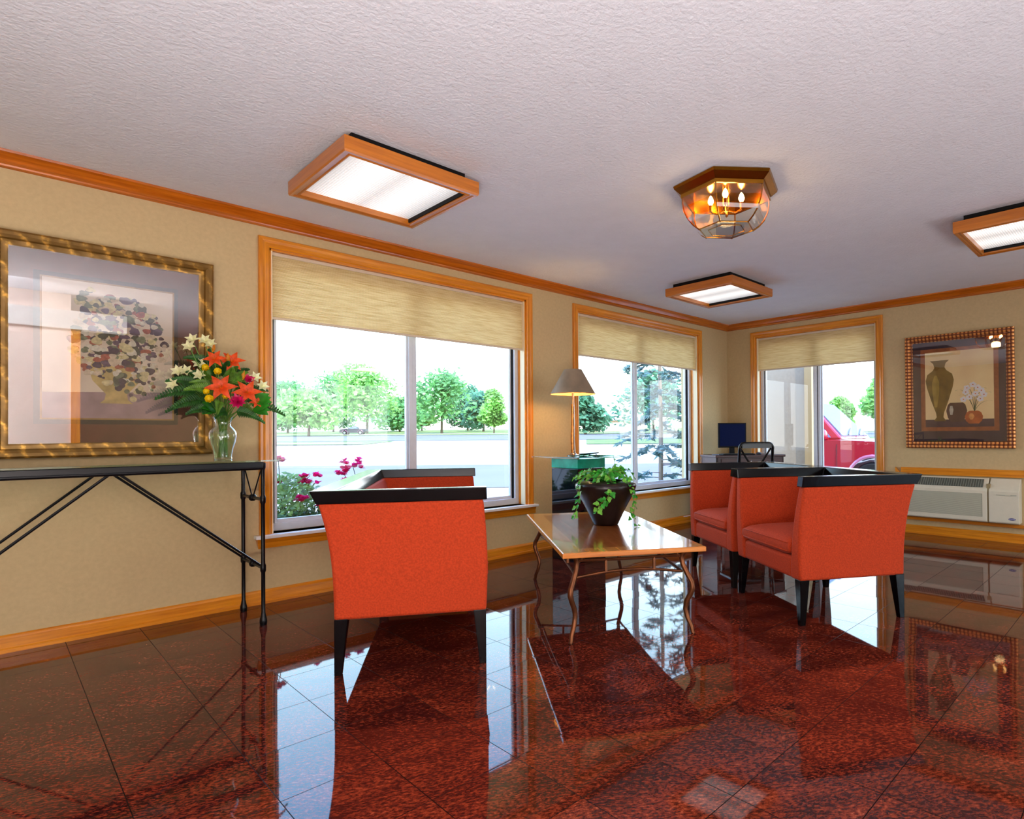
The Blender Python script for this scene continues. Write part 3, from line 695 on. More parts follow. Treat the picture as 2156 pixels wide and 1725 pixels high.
def flower(kind, label, x, z, y=None, face=None, size=1.0, group=None):
    y = VY - .06 + random.uniform(-.05, .04) if y is None else y
    p = Vector((x, y, z)); face = Vector(face or ((x - VX) * 1.2 - .25, -.8, .25 + (z - 1.3) * .8)).normalized()
    names = dict(lily=('orange_lily', 'flower'), rose=('yellow_rose', 'flower'), carn=('magenta_carnation', 'flower'), alst=('alstroemeria', 'flower'), bud=('lily_bud', 'flower bud'))[kind]
    t = thing(names[0], label, names[1], tuple(p), 0, group or 'flowers of the bouquet in the vase')
    q = MB(); stem_to(q, p); q.build('stem', t, smooth=True)
    u = face.orthogonal().normalized(); v = face.cross(u)
    q = MB(); O = Vector((0, 0, 0))
    if kind == 'lily':
        for k in range(6):
            a = 2 * PI * k / 6 + .3; petal(q, O, (u * math.cos(a) + v * math.sin(a)) + face * .55, face, .062 * size, .017 * size, pet_orange, .75)
        for k in range(5):
            a = 2 * PI * k / 5; q.tube([(0, 0, 0), tuple(face * .03 + (u * math.cos(a) + v * math.sin(a)) * .012)], .0012, pet_bud, n=4)
    elif kind == 'rose':
        for ring, (n_, ln, tilt) in enumerate(((4, .016, 2.2), (6, .021, 1.3), (8, .025, .8))):
            for k in range(n_):
                a = 2 * PI * k / n_ + ring * .5; petal(q, O, (u * math.cos(a) + v * math.sin(a)) + face * tilt, face, ln * size, .017 * size, pet_yellow, -.1)
        q.sphere(tuple(face * .014), .012 * size, pet_yellow, n=8)
    elif kind == 'carn':
        for ring, (n_, ln, tilt) in enumerate(((6, .022, 1.8), (9, .034, .9), (11, .042, .35))):
            for k in range(n_):
                a = 2 * PI * k / n_ + ring * .4; petal(q, O, (u * math.cos(a) + v * math.sin(a)) + face * tilt, face, ln * size * random.uniform(.85, 1.1), .012 * size, pet_mag, .2)
    elif kind == 'alst':
        for k in range(6):
            a = 2 * PI * k / 6; petal(q, O, (u * math.cos(a) + v * math.sin(a)) + face * .8, face, .038 * size, .011 * size, pet_cream, .45)
    else:
        q.rings([[tuple(face * (.055 * s_) + (u * math.cos(2 * PI * j / 8) + v * math.sin(2 * PI * j / 8)) * (.011 * math.sin(PI * min(.98, s_ + .06)) + .001)) for j in range(8)] for s_ in [i / 7 for i in range(8)]], pet_bud)
    q.build('bloom', t, smooth=True)
    return t
random.seed(5)
flower('lily', 'open orange lily at the centre front of the bouquet', .905, 1.315, 3.71, size=1.25)
flower('lily', 'open orange lily on the right front of the bouquet, beside the magenta carnation', 1.035, 1.295, 3.72, size=1.2)
flower('lily', 'orange lily near the bouquet top, right side', .985, 1.475, size=1.05)
flower('lily', 'orange lily in the upper middle of the bouquet, under the tall bud', .885, 1.475, size=.9)
flower('lily', 'small orange lily at the lower right rim of the bouquet', 1.095, 1.245, size=.6)
flower('rose', 'yellow rose lowest in the bouquet front', .848, 1.250, 3.70, size=1.35)
flower('rose', 'yellow rose just above the lowest yellow rose', .838, 1.290, 3.72, size=1.0)
flower('rose', 'yellow rose under the central orange lily', .925, 1.268, 3.70, size=1.05)
flower('rose', 'yellow rose in the upper left of the bouquet', .850, 1.425, size=1.2)
flower('rose', 'yellow rose right of the upper left yellow rose', .892, 1.402, 3.72, size=1.2)
flower('carn', 'magenta carnation low in the middle of the bouquet', .985, 1.243, 3.71, size=1.15)
flower('carn', 'magenta carnation on the upper right of the bouquet', 1.055, 1.375, size=.8)
flower('carn', 'small magenta carnation behind the orange bud on the right', 1.008, 1.398, size=.55)
flower('bud', 'tall orange lily bud at the very top of the bouquet', .890, 1.525, face=(0, -.2, 1), size=1)
flower('bud', 'orange lily bud on the right side of the bouquet', 1.022, 1.372, face=(.1, -.3, 1))
flower('bud', 'greenish orange lily bud beside the upper right lily', .958, 1.47, face=(0, -.2, 1))
for x, z, lb in ((.79, 1.575, 'cream alstroemeria at the top left of the bouquet'), (.768, 1.53, 'cream alstroemeria just under the top left bloom'), (.845, 1.575, 'cream alstroemeria at the top, left of the orange bud'), (.872, 1.558, 'white alstroemeria touching the top orange bud'),
                 (.727, 1.40, 'cream alstroemeria at the far left of the bouquet'), (.768, 1.405, 'cream alstroemeria second from the far left edge'), (.825, 1.385, 'cream alstroemeria left of the upper yellow roses'), (.822, 1.447, 'cream alstroemeria above the upper yellow roses'),
                 (1.09, 1.385, 'cream alstroemeria at the upper right edge of the bouquet'), (1.118, 1.335, 'cream alstroemeria at the right edge above the broad leaves'), (.70, 1.325, 'pale alstroemeria low at the far left of the bouquet')):
    flower('alst', lb, x, z, size=1.1)
def frond(label, p, d, L_, mat=None, name='fern_frond', cat='fern leaf'):
    L_ *= 1.15; p = Vector(p); t = thing(name, label, cat, tuple(p), 0, 'greenery of the bouquet in the vase'); d = Vector(d).normalized(); mat = mat or g_dark
    q = MB(); stem_to(q, p); q.build('stem', t, smooth=True)
    q = MB(); sd = d.cross(Vector((0, -1, .3))).normalized(); N = 15
    for i in range(N):
        s_ = i / N; c = d * (L_ * s_) + Vector((0, 0, -.35 * L_ * s_ * s_)); w_ = L_ * .3 * (1 - s_ * .85)
        for sg in (-1, 1): petal(q, c, sd * sg + d * .6, Vector((0, -1, .4)), w_, .0065, mat, .3)
    q.tube([tuple(d * (L_ * i / 6) + Vector((0, 0, -.35 * L_ * (i / 6) ** 2))) for i in range(7)], .0012, mat, n=4)
    q.build('leaflets', t)
for lb, p, d, L_, mt in (
    ('fern frond reaching furthest left out of the bouquet', (.80, 3.80, 1.30), (-1, -.2, .05), .17, g_dark), ('fern frond drooping at the lower left of the bouquet', (.82, 3.78, 1.25), (-1, -.2, -.1), .15, g_dark),
    ('upper left fern frond pointing up past the cream blooms', (.80, 3.80, 1.34), (-1, -.1, .4), .13, g_dark), ('fern frond across the lower front left of the vase neck', (.87, 3.74, 1.20), (-.8, -.4, .1), .14, g_dark),
    ('fern frond at the lower front of the bouquet over the vase rim', (.93, 3.74, 1.19), (-.4, -.6, 0), .12, g_dark), ('fern frond low at the right over the vase rim', (.99, 3.74, 1.19), (.6, -.4, -.1), .13, g_dark),
    ('yellow green fern frond in the middle left of the bouquet', (.87, 3.74, 1.30), (-.9, -.3, .3), .14, g_mid), ('yellow green fern frond rising in the centre of the bouquet', (.95, 3.76, 1.34), (.1, -.3, 1), .13, g_mid),
    ('yellow green fern frond in the upper right of the bouquet', (.97, 3.76, 1.35), (.6, -.2, .9), .12, g_mid), ('fern frond under the top left cream blooms', (.86, 3.80, 1.46), (-.9, -.2, .45), .12, g_dark),
    ('fern frond behind the top of the bouquet', (.90, 3.86, 1.45), (-.1, .1, 1), .13, g_dark), ('fern frond at the far right beyond the broad leaves', (1.08, 3.80, 1.24), (1, -.1, -.05), .16, g_dark),
    ('fern frond in the lower middle under the yellow rose', (.90, 3.72, 1.24), (-.3, -.8, -.3), .1, g_mid), ('fern frond behind the right orange lily', (1.03, 3.80, 1.30), (.8, 0, .4), .14, g_dark)):
    frond(lb, p, d, L_, mt)
for k in range(16):
    a = -.5 + 4.1 * k / 15 ; x_ = .93 + .07 * math.cos(a); z_ = 1.30 + .09 * math.sin(a)
    frond('short fern frond crowded between the blooms in the middle of the bouquet', (x_, 3.79 + .02 * (k % 3), z_), (math.cos(a), -.25, math.sin(a) + .1), .10 + .02 * (k % 3), g_dark if k % 2 else g_mid)
for lb, p, d in (('broad glossy leaf at the right edge of the bouquet', (1.09, 3.76, 1.25), (1, -.2, .3)), ('broad glossy leaf drooping at the lower right of the bouquet', (1.08, 3.76, 1.21), (.9, -.3, -.15)), ('broad leaf tucked under the lower left ferns', (.88, 3.75, 1.20), (-.7, -.4, 0))):
    p = Vector(p); t = thing('broad_leaf', lb, 'leaf', tuple(p), 0, 'greenery of the bouquet in the vase')
    q = MB(); stem_to(q, p); q.build('stem', t, smooth=True)
    q = MB()
    for k in range(3): petal(q, Vector((0, 0, 0)), Vector(d) + Vector((0, 0, .35 * (k - 1))), Vector((-.2, -1, .5)), .085, .03, g_bright, .3)
    q.build('blade', t, smooth=True)

# ------------------------------------------------------------------ pictures
def picture(name, label, org, rz, w, z0, z1, fwid, mats, tilt, painter, matw, gm=pic_glass):
    """local: X right along wall, Y into wall (0 at wall), frame stands out to -Y"""
    t = thing(name, label, 'framed picture', org, rz)
    fm, dk = mats; q = MB()
    prof = [(0, 0), (0, .028), (.010, .036), (.026, .038), (.040, .030), (.046, .018), (.058, .020), (fwid - .006, .016), (fwid, .010), (fwid, 0)]
    dw = w / 2; zc = (z0 + z1) / 2; hz = (z1 - z0) / 2
    cs = [(-1, -1), (1, -1), (1, 1), (-1, 1)]
    def ring(c): return [(c[0] * (dw - s_), -t_ - .004, zc + c[1] * (hz - s_)) for s_, t_ in prof]
    q.rings([ring(c) for c in cs], fm, cap=False, closed=True)
    fo = q.build('frame', t, smooth=True, ang=30)
    q = MB(); iw, ih = dw - fwid + .004, hz - fwid + .004
    q.box((-iw, -.012, zc - ih), (iw, -.006, zc + ih), dk); q.build('mat_board', t)
    q = MB(); painter(q, iw, ih, zc); q.build('art_print', t)
    q = MB(); q.box((-iw, -.0185, zc - ih), (iw, -.0175, zc + ih), gm)
    g = q.build('glass', t)
    for o in t.children: pass
    t.rotation_euler = (0, 0, rz)
    # hangs leaning out a little at the top
    t.rotation_mode = 'XYZ'
    t.matrix_world = Matrix.Translation(org) @ Matrix.Rotation(rz, 4, 'Z') @ Matrix.Translation((0, 0, z0)) @ Matrix.Rotation(tilt, 4, 'X') @ Matrix.Translation((0, 0, -z0))
    return t
def rope_gold():
    m, t, b = nm('antique_gold_rope'); L = t.links.new
    co = t.nodes.new('ShaderNodeTexCoord'); mp = t.nodes.new('ShaderNodeMapping'); mp.inputs['Rotation'].default_value = (0, math.radians(32), 0)
    w = t.nodes.new('ShaderNodeTexWave'); w.bands_direction = 'X'; w.inputs['Scale'].default_value = 4.6; w.inputs['Distortion'].default_value = 3.0; w.inputs['Detail Scale'].default_value = 3
    L(co.outputs['Object'], mp.inputs[0]); L(mp.outputs[0], w.inputs['Vector'])
    n = t.nodes.new('ShaderNodeTexNoise'); n.inputs['Scale'].default_value = 45; L(co.outputs['Object'], n.inputs['Vector'])
    mx = t.nodes.new('ShaderNodeMath'); mx.operation = 'MULTIPLY'; L(w.outputs['Fac'], mx.inputs[0]); L(n.outputs['Fac'], mx.inputs[1])
    r = t.nodes.new('ShaderNodeValToRGB'); L(mx.outputs[0], r.inputs[0])
    r.color_ramp.elements[0].position = .12; r.color_ramp.elements[0].color = srgb(120, 88, 34); r.color_ramp.elements[1].position = .7; r.color_ramp.elements[1].color = srgb(226, 170, 72)
    e = r.color_ramp.elements.new(.42); e.color = srgb(140, 104, 42)
    L(r.outputs[0], b.inputs['Base Color']); b.inputs['Metallic'].default_value = .45; b.inputs['Roughness'].default_value = .42
    bp = t.nodes.new('ShaderNodeBump'); bp.inputs['Strength'].default_value = .5; bp.inputs['Distance'].default_value = .004; L(w.outputs['Fac'], bp.inputs['Height']); L(bp.outputs[0], b.inputs['Normal'])
    return m
def beaded_gold():
    m, t, b = nm('beaded_copper_gold'); L = t.links.new
    co = t.nodes.new('ShaderNodeTexCoord'); sp = t.nodes.new('ShaderNodeSeparateXYZ'); L(co.outputs['Object'], sp.inputs[0])
    def sn(o):
        a = t.nodes.new('ShaderNodeMath'); a.operation = 'MULTIPLY'; a.inputs[1].default_value = PI / .034; L(o, a.inputs[0])
        s = t.nodes.new('ShaderNodeMath'); s.operation = 'SINE'; L(a.outputs[0], s.inputs[0])
        c = t.nodes.new('ShaderNodeMath'); c.operation = 'ABSOLUTE'; L(s.outputs[0], c.inputs[0]); return c.outputs[0]
    p = t.nodes.new('ShaderNodeMath'); p.operation = 'MULTIPLY'; L(sn(sp.outputs['X']), p.inputs[0]); L(sn(sp.outputs['Z']), p.inputs[1])
    r = t.nodes.new('ShaderNodeValToRGB'); L(p.outputs[0], r.inputs[0])
    r.color_ramp.elements[0].position = .15; r.color_ramp.elements[0].color = srgb(104, 44, 16); r.color_ramp.elements[1].position = .85; r.color_ramp.elements[1].color = srgb(236, 160, 84)
    L(r.outputs[0], b.inputs['Base Color']); b.inputs['Metallic'].default_value = .35; b.inputs['Roughness'].default_value = .35
    bp = t.nodes.new('ShaderNodeBump'); bp.inputs['Strength'].default_value = .8; bp.inputs['Distance'].default_value = .004; L(p.outputs[0], bp.inputs['Height']); L(bp.outputs[0], b.inputs['Normal'])
    return m
def paint(name, c, var=.25, scale=25): return plain('print_' + name, srgb(*c), .7, var=var, scale=scale)
def disc(q, x, z, rx, rz_, mat, y, n=18, wob=0.):
    vs = []
    for i in range(n):
        a = 2 * PI * i / n; k = 1 + wob * math.sin(3 * a + x * 40)
        vs.append((x + rx * k * math.cos(a), y, z + rz_ * k * math.sin(a)))
    q.add(vs, [tuple(range(n))], mat)
def poly(q, pts, mat, y): q.add([(a, y, b) for a, b in pts], [tuple(range(len(pts)))], mat)
def silhouette(q, prof, cx, mat, y):
    pts = [(cx + r, z) for r, z in prof] + [(cx - r, z) for r, z in reversed(prof)]
    for i in range(len(prof) - 1):
        (r0_, z0_), (r1_, z1_) = prof[i], prof[i + 1]
        poly(q, [(cx - r0_, z0_), (cx + r0_, z0_), (cx + r1_, z1_), (cx - r1_, z1_)], mat, y)
def paint_fruit(q, iw, ih, zc):
    rnd = random.Random(3)
    x0, x1, z0, z1 = -.275, .27, zc - .355, zc + .355
    q.box((x0 - .032, -.0135, z0 - .032), (x1 + .026, -.0122, z1 + .03), paint('fillet', (34, 36, 36)))
    q.box((x0 - .008, -.0145, z0 - .008), (x1 + .008, -.0135, z1 + .008), paint('goldline', (170, 130, 70)))
    q.box((x0, -.0150, z0), (x1, -.0145, z1), paint('ground', (246, 226, 200), .1, 6))
    y = -.0152
    poly(q, [(x0, z0), (x1, z0), (x1, z0 + .15), (x0, z0 + .13)], paint('table', (178, 150, 150), .2, 10), y)
    silhouette(q, [(.07, z0 + .08), (.05, z0 + .10), (.045, z0 + .13), (.10, z0 + .2), (.115, z0 + .26), (.09, z0 + .32), (.07, z0 + .34)], .02, paint('urn', (214, 186, 120)), y - .0001)
    cols = [paint('g1', (130, 140, 112), .4, 60), paint('g2', (88, 96, 84), .4, 60), paint('p1', (110, 92, 112), .4, 60), paint('r1', (180, 100, 84), .4, 60), paint('y1', (230, 214, 160), .3, 60), paint('b1', (84, 74, 92), .4, 60), paint('w1', (238, 228, 204), .2, 60), paint('w2', (226, 206, 176), .2, 60)]
    for i in range(420):
        a = rnd.random() * 2 * PI; r_ = rnd.random() ** .6
        x = .035 + r_ * .20 * math.cos(a); z = zc + .06 + r_ * .24 * math.sin(a)
        if x > x1 - .02: continue
        s_ = rnd.uniform(.006, .026); disc(q, x, z, s_, s_ * rnd.uniform(.7, 1), rnd.choice(cols), y - .0002 - i * 4e-6, 12, .12)
    for i in range(30):
        x = rnd.uniform(.02, .2); z = zc + rnd.uniform(-.25, -.12); s_ = rnd.uniform(.008, .018); disc(q, x, z, s_, s_, rnd.choice(cols), y - .001 - i * 4e-6, 12)
    for i in range(20):
        x = rnd.uniform(-.15, .05); z = zc + rnd.uniform(.2, .32); s_ = rnd.uniform(.012, .026); disc(q, x, z, s_, s_ * .7, rnd.choice(cols[:2] + cols[4:5]), y - .0014 - i * 4e-6, 10, .2)
def paint_vases(q, iw, ih, zc):
    x0, x1, z0, z1 = -.285, .30, zc - .36, zc + .395
    q.box((x0 - .04, -.0135, z0 - .04), (x1 + .04, -.0122, z1 + .035), paint('rust_mat', (150, 82, 40)))
    q.box((x0, -.0150, z0), (x1, -.0135, z1), paint('ground2', (255, 220, 160), .10, 4))
    y = -.0152
    poly(q, [(x0, z0), (x1, z0), (x1, z0 + .075), (x0, z0 + .075)], paint('shelf', (74, 50, 58)), y)
    olive = paint('olive', (122, 96, 30), .4, 9); ol2 = paint('olive2', (170, 142, 60), .3, 9); dk = paint('dkpot', (84, 56, 44), .4, 9); og = paint('ogpot', (190, 96, 36), .35, 9); ogl = paint('ogpot2', (232, 160, 84))
    vp = [(.055, z0 + .06), (.03, z0 + .10), (.035, z0 + .14), (.075, z0 + .26), (.115, z0 + .40), (.125, z0 + .47), (.11, z0 + .53), (.06, z0 + .57), (.045, z0 + .60), (.055, z0 + .64), (.085, z0 + .67)]
    silhouette(q, vp, -.155, olive, y - .0002)
    silhouette(q, [(.012, z0 + .2), (.03, z0 + .35), (.032, z0 + .45), (.01, z0 + .52)], -.19, ol2, y - .0004)
    silhouette(q, [(.05, z0 + .05), (.075, z0 + .09), (.09, z0 + .16), (.075, z0 + .22), (.055, z0 + .24)], -.01, dk, y - .0005)
    silhouette(q, [(.01, z0 + .12), (.018, z0 + .17), (.01, z0 + .21)], -.055, paint('hl', (196, 190, 170)), y - .0006)
    silhouette(q, [(.04, z0 + .03), (.068, z0 + .06), (.076, z0 + .1), (.06, z0 + .14), (.035, z0 + .155)], .135, og, y - .0007)
    silhouette(q, [(.01, z0 + .07), (.025, z0 + .1), (.012, z0 + .13)], .115, ogl, y - .0008)
    gr = paint('stemgreen', (70, 84, 50)); wh = paint('petalwhite', (240, 234, 232), .05); rd = paint('heart', (220, 110, 50))
    rnd = random.Random(9)
    def strand(a, b, c):
        P = []
        for i in range(9):
            s_ = i / 8; P.append(((1 - s_) ** 2 * a[0] + 2 * s_ * (1 - s_) * b[0] + s_ * s_ * c[0], (1 - s_) ** 2 * a[1] + 2 * s_ * (1 - s_) * b[1] + s_ * s_ * c[1]))
        for i in range(8): poly(q, [(P[i][0] - .002, P[i][1]), (P[i][0] + .002, P[i][1]), (P[i + 1][0] + .002, P[i + 1][1]), (P[i + 1][0] - .002, P[i + 1][1])], gr, y - .0009)
    ct = (.14, z0 + .15)
    for dx, dz in ((.15, .12), (.14, .22), (-.13, .2), (-.16, .26), (.1, .27), (.0, .3), (.05, .24), (-.05, .26)): strand(ct, (ct[0] + dx * .4, ct[1] + dz), (ct[0] + dx, ct[1] + dz * .8))
    for fx_, fz_ in ((.08, .33), (.13, .36), (.17, .33), (.20, .30), (.10, .24), (.15, .27), (.05, .22), (.19, .22), (.22, .26), (.07, .29)):
        for k in range(5):
            a = 2 * PI * k / 5 + fx_ * 30; disc(q, fx_ + .017 * math.cos(a), z0 + fz_ + .05 + .017 * math.sin(a), .014, .012, wh, y - .0012 - k * 1e-5, 10)
        disc(q, fx_, z0 + fz_ + .05, .006, .006, rd, y - .0016, 8)
mat_l = plain('mat_plum', srgb(104, 60, 46), .8, var=.5, scale=5); mat_r = plain('mat_aubergine', srgb(66, 50, 56), .8, var=.25, scale=8)
picture('framed_picture', 'large antique gold framed fruit print with purple mat on the left wall', (.4675, W - .003, 0), 0, .935, .948, 2.062, .075, (rope_gold(), mat_l), math.radians(1.3), paint_fruit, .12)
picture('framed_picture', 'square beaded frame print of three vases on the right wall above the heater', (C - .003, 1.4535, 0), -PI / 2, .93, .885, 2.025, .068, (beaded_gold(), mat_r), math.radians(.6), paint_vases, .07, pic_glass_r)

# ------------------------------------------------------------------ ceiling fixtures
def diff_mat():
    m, t, b = nm('prismatic_diffuser'); L = t.links.new
    co = t.nodes.new('ShaderNodeTexCoord'); sp = t.nodes.new('ShaderNodeSeparateXYZ'); L(co.outputs['Object'], sp.inputs[0])
    def sn(o, p=.0135):
        a = t.nodes.new('ShaderNodeMath'); a.operation = 'MULTIPLY'; a.inputs[1].default_value = PI / p; L(o, a.inputs[0])
        s = t.nodes.new('ShaderNodeMath'); s.operation = 'SINE'; L(a.outputs[0], s.inputs[0])
        c = t.nodes.new('ShaderNodeMath'); c.operation = 'ABSOLUTE'; L(s.outputs[0], c.inputs[0]); return c.outputs[0]
    p = t.nodes.new('ShaderNodeMath'); p.operation = 'MULTIPLY'; L(sn(sp.outputs['X']), p.inputs[0]); L(sn(sp.outputs['Y']), p.inputs[1])
    # two fluorescent tubes behind the prisms: brighter bands over each tube
    tb = t.nodes.new('ShaderNodeMath'); tb.operation = 'ABSOLUTE'; L(sp.outputs['X'], tb.inputs[0])
    tb2 = t.nodes.new('ShaderNodeMath'); tb2.operation = 'SUBTRACT'; L(tb.outputs[0], tb2.inputs[0]); tb2.inputs[1].default_value = .13
    tb3 = t.nodes.new('ShaderNodeMath'); tb3.operation = 'ABSOLUTE'; L(tb2.outputs[0], tb3.inputs[0])
    mr = t.nodes.new('ShaderNodeMapRange'); mr.inputs[1].default_value = 0; mr.inputs[2].default_value = .17; mr.inputs[3].default_value = 1.25; mr.inputs[4].default_value = .45; L(tb3.outputs[0], mr.inputs[0])
    st = t.nodes.new('ShaderNodeMapRange'); st.inputs[3].default_value = .55; st.inputs[4].default_value = 1.15; L(p.outputs[0], st.inputs[0])
    es = t.nodes.new('ShaderNodeMath'); es.operation = 'MULTIPLY'; L(mr.outputs[0], es.inputs[0]); L(st.outputs[0], es.inputs[1])
    b.inputs['Base Color'].default_value = srgb(220, 224, 228); b.inputs['Roughness'].default_value = .2
    b.inputs['Emission Color'].default_value = (1, .97, .93, 1); L(es.outputs[0], b.inputs['Emission Strength'])
    bp = t.nodes.new('ShaderNodeBump'); bp.inputs['Strength'].default_value = .6; bp.inputs['Distance'].default_value = .003; L(p.outputs[0], bp.inputs['Height']); L(bp.outputs[0], b.inputs['Normal'])
    return m
diffm = diff_mat()
def troffer(label, cx, cy, energy):
    t = thing('ceiling_light', label, 'ceiling light', (cx, cy, H), 0, 'square oak framed ceiling lights')
    a = .363; b_ = .352
    q = MB(); q.box((-a + .055, -b_ + .05, -.048), (a - .055, b_ - .05, 0), black_matte); q.build('housing', t)
    q = MB(); z0, z1 = -.118, -.045
    prof = [(0, z1), (0, z0 + .01), (.004, z0), (.018, z0), (.022, z0 + .006), (.034, z0 + .006), (.038, z0), (.046, z0 + .004), (.046, z1)]
    cs = [(-1, -1), (1, -1), (1, 1), (-1, 1)]
    for i in range(4):
        c0, c1 = cs[i], cs[(i + 1) % 4]
        q.rings([[(c0[0] * (a - s_), c0[1] * (b_ - s_), z) for s_, z in prof], [(c1[0] * (a - s_), c1[1] * (b_ - s_), z) for s_, z in prof]], fix_x if i % 2 == 0 else fix_y, cap=False)
    q.build('oak_frame', t)
    q = MB(); q.box((-a + .046, -b_ + .046, z0 + .035), (a - .046, b_ - .046, z0 + .039), diffm); q.build('diffuser', t)
    for sx in (-1, 1):
        q = MB(); q.box((sx * (a - .05) - .004, -b_ + .046, z0 + .014), (sx * (a - .05) + .004, b_ - .046, z0 + .036), black_matte)
        q.build('inner_edge', t)
    if energy > 10: light('lobby_fill', 'AREA', (cx, cy, H - .10), energy, (1, .97, .94), shape='RECTANGLE', size=.6, size_y=.6)  # fill light, only for the unseen fixtures added behind the camera
    return t
troffer('square oak-framed ceiling light nearest, above the loveseat window', 1.485, 2.96, 3)
troffer('small-looking square oak-framed ceiling light beyond the brass fixture, near the corner', 4.81, 2.965, 2)
troffer('square oak-framed ceiling light cut off by the right edge of the picture', 4.745, .612, 3)
for k, (x_, y_) in enumerate(((2.7, -2.6), (5.2, -2.6))):  # two unseen fixtures added behind the camera as fill light
    troffer('added unseen square oak-framed fill light behind the camera, %s' % ('left of the added glazing' if k == 0 else 'right of the added glazing'), x_, y_, 25 + 25 * k)
# brass and bevelled glass flush light
t = thing('brass_ceiling_lamp', 'hexagonal brass and clear glass ceiling light with candle bulbs', 'ceiling light', (2.945, 1.765, H))
def hexa(r, z, a0=math.radians(19)): return [(r * math.cos(a0 + PI / 3 * k), r * math.sin(a0 + PI / 3 * k), z) for k in range(6)]
q = MB(); q.rings([hexa(.298, 0), hexa(.305, -.006), hexa(.300, -.02), hexa(.268, -.046), hexa(.262, -.05), hexa(.262, -.07), hexa(.252, -.07), hexa(.252, -.03), hexa(.02, -.03)], brass, cap=False)
q.build('canopy', t)
prof_g = [(.258, -.058), (.258, -.10), (.248, -.145), (.226, -.188), (.196, -.22), (.158, -.246)]
for k in range(6):
    a0 = math.radians(19) + PI / 3 * k; a1 = a0 + PI / 3
    q = MB()
    vs = []; fs = []
    for r_, z in prof_g: vs += [(r_ * math.cos(a0), r_ * math.sin(a0), z), (r_ * math.cos(a1), r_ * math.sin(a1), z)]
    for i in range(len(prof_g) - 1): fs.append((2 * i, 2 * i + 1, 2 * i + 3, 2 * i + 2))
    q.add(vs, fs, clear_glass); q.build('glass_panel', t, smooth=True)
q = MB(); q.rings([hexa(.158, -.246), hexa(.15, -.250)], clear_glass, cap=True); q.build('bottom_glass', t)
for k in range(6):
    a0 = math.radians(19) + PI / 3 * k; q = MB()
    q.tube([((r_ * .975) * math.cos(a0), (r_ * .975) * math.sin(a0), z) for r_, z in prof_g], .0045, brass, n=6); q.build('rib', t, smooth=True)
q = MB()
hx_ = hexa(.155, -.243)
for k in range(6): q.tube([hx_[k], hx_[(k + 1) % 6]], .0035, brass, n=6)
hx_ = hexa(.105, -.247)
for k in range(6): q.tube([hx_[k], hx_[(k + 1) % 6]], .0025, brass, n=6)
q.build('lower_ring', t, smooth=True)
bulb_m = plain('candle_bulb', (1, .7, .35, 1), .3, emit=(1, .55, .18, 1), estr=60)
q = MB(); q.lathe([(0, -.03), (.02, -.03), (.02, -.12), (.012, -.14), (0, -.145)], brass, n=16); q.build('centre_stem', t, smooth=True)
for k in range(4):
    a = PI / 2 * k + .5; x_, y_ = .085 * math.cos(a), .085 * math.sin(a)
    q = MB(); q.tube([(0, 0, -.13), (x_ * .6, y_ * .6, -.15), (x_, y_, -.135)], .005, brass, n=6); q.lathe([(.009, -.135), (.010, -.10), (.009, -.095)], brass_dark, Matrix.Translation((x_, y_, 0)), n=10, cap=True)
    ar = q.build('lamp_arm', t, smooth=True)
    q = MB(); q.lathe([(.006, -.096), (.015, -.08), (.016, -.07), (.010, -.052), (.002, -.04)], bulb_m, Matrix.Translation((x_, y_, 0)), n=12, cap=True); q.build('bulb', ar, smooth=True)
light('brass_lamp_glow', 'POINT', (2.945, 1.765, H - .19), 5, (1, .62, .28), shadow_soft_size=.06)

# ------------------------------------------------------------------ pedestal table and lamp
def cam_point(px, depth, z):      # helper: place by bearing and distance from where the photographer stood
    p = f0 * depth + r0 * ((px - 1234.8) / F_PX * depth); return Vector((p.x, p.y, z))
PC = cam_point(1217, 5.0, 0); PA = YAW + PI / 4
t = thing('pedestal_table', 'mirrored dark pedestal table with square glass top between the two windows', 'side table', tuple(PC), PA)
mir = plain('black_mirror', srgb(6, 10, 18), .04, .0, spec=.6); teal = plain('teal_glass', srgb(0, 150, 122), .15, var=.3, scale=14, spec=.4)
q = MB(); q.box((-.16, -.16, 0), (.16, .16, .765), mir); q.build('mirrored_column', t, bevel=.004)
q = MB(); q.box((-.161, -.161, .768), (.161, .161, .852), teal); q.build('teal_band', t, bevel=.003)
q = MB(); q.box((-.28, -.28, .852), (.28, .28, .866), table_glass); q.build('glass_top', t, bevel=.002)
LP = cam_point(1207, 5.02, .866)
t = thing('table_lamp', 'table lamp with grey-brown cone shade and twisted metal stem on the pedestal table', 'lamp', tuple(LP))
copper = plain('copper_stem', srgb(206, 130, 60), .25, .8, var=.4, scale=25); steel = plain('brushed_steel', srgb(170, 160, 150), .25, .9)
q = MB(); q.lathe([(.0, 0), (.055, 0), (.057, .006), (.03, .012), (.016, .03), (.012, .05)], steel, n=24); q.build('base', t, smooth=True)
q = MB()
q.tube([(-.012, 0, .01), (-.016, 0, .15), (-.006, .004, .30), (-.010, 0, .44)], [.011, .012, .010, .011], copper, n=8)
q.tube([(.016, 0, .01), (.012, .004, .15), (.004, -.008, .28), (.010, 0, .42), (.0, 0, .52)], [.009, .008, .008, .006, .005], steel, n=8)
q.tube([(-.012, -.01, .36), (-.008, -.012, .5)], .005, copper, n=6); q.tube([(0, 0, .42), (0, 0, .6)], .010, steel, n=8)
q.build('twisted_stem', t, smooth=True)
shade_out = plain('lamp_shade_parchment', srgb(132, 116, 96), .7, var=.2, scale=8); shade_in = plain('lamp_shade_lining', srgb(250, 206, 140), .8)
q = MB(); q.lathe([(.194, .525), (.076, .735)], shade_out, n=40)
q.lathe([(.192, .526), (.074, .734), (.076, .735)], shade_in, n=40)
q.build('lamp_shade', t, smooth=True, ang=60)
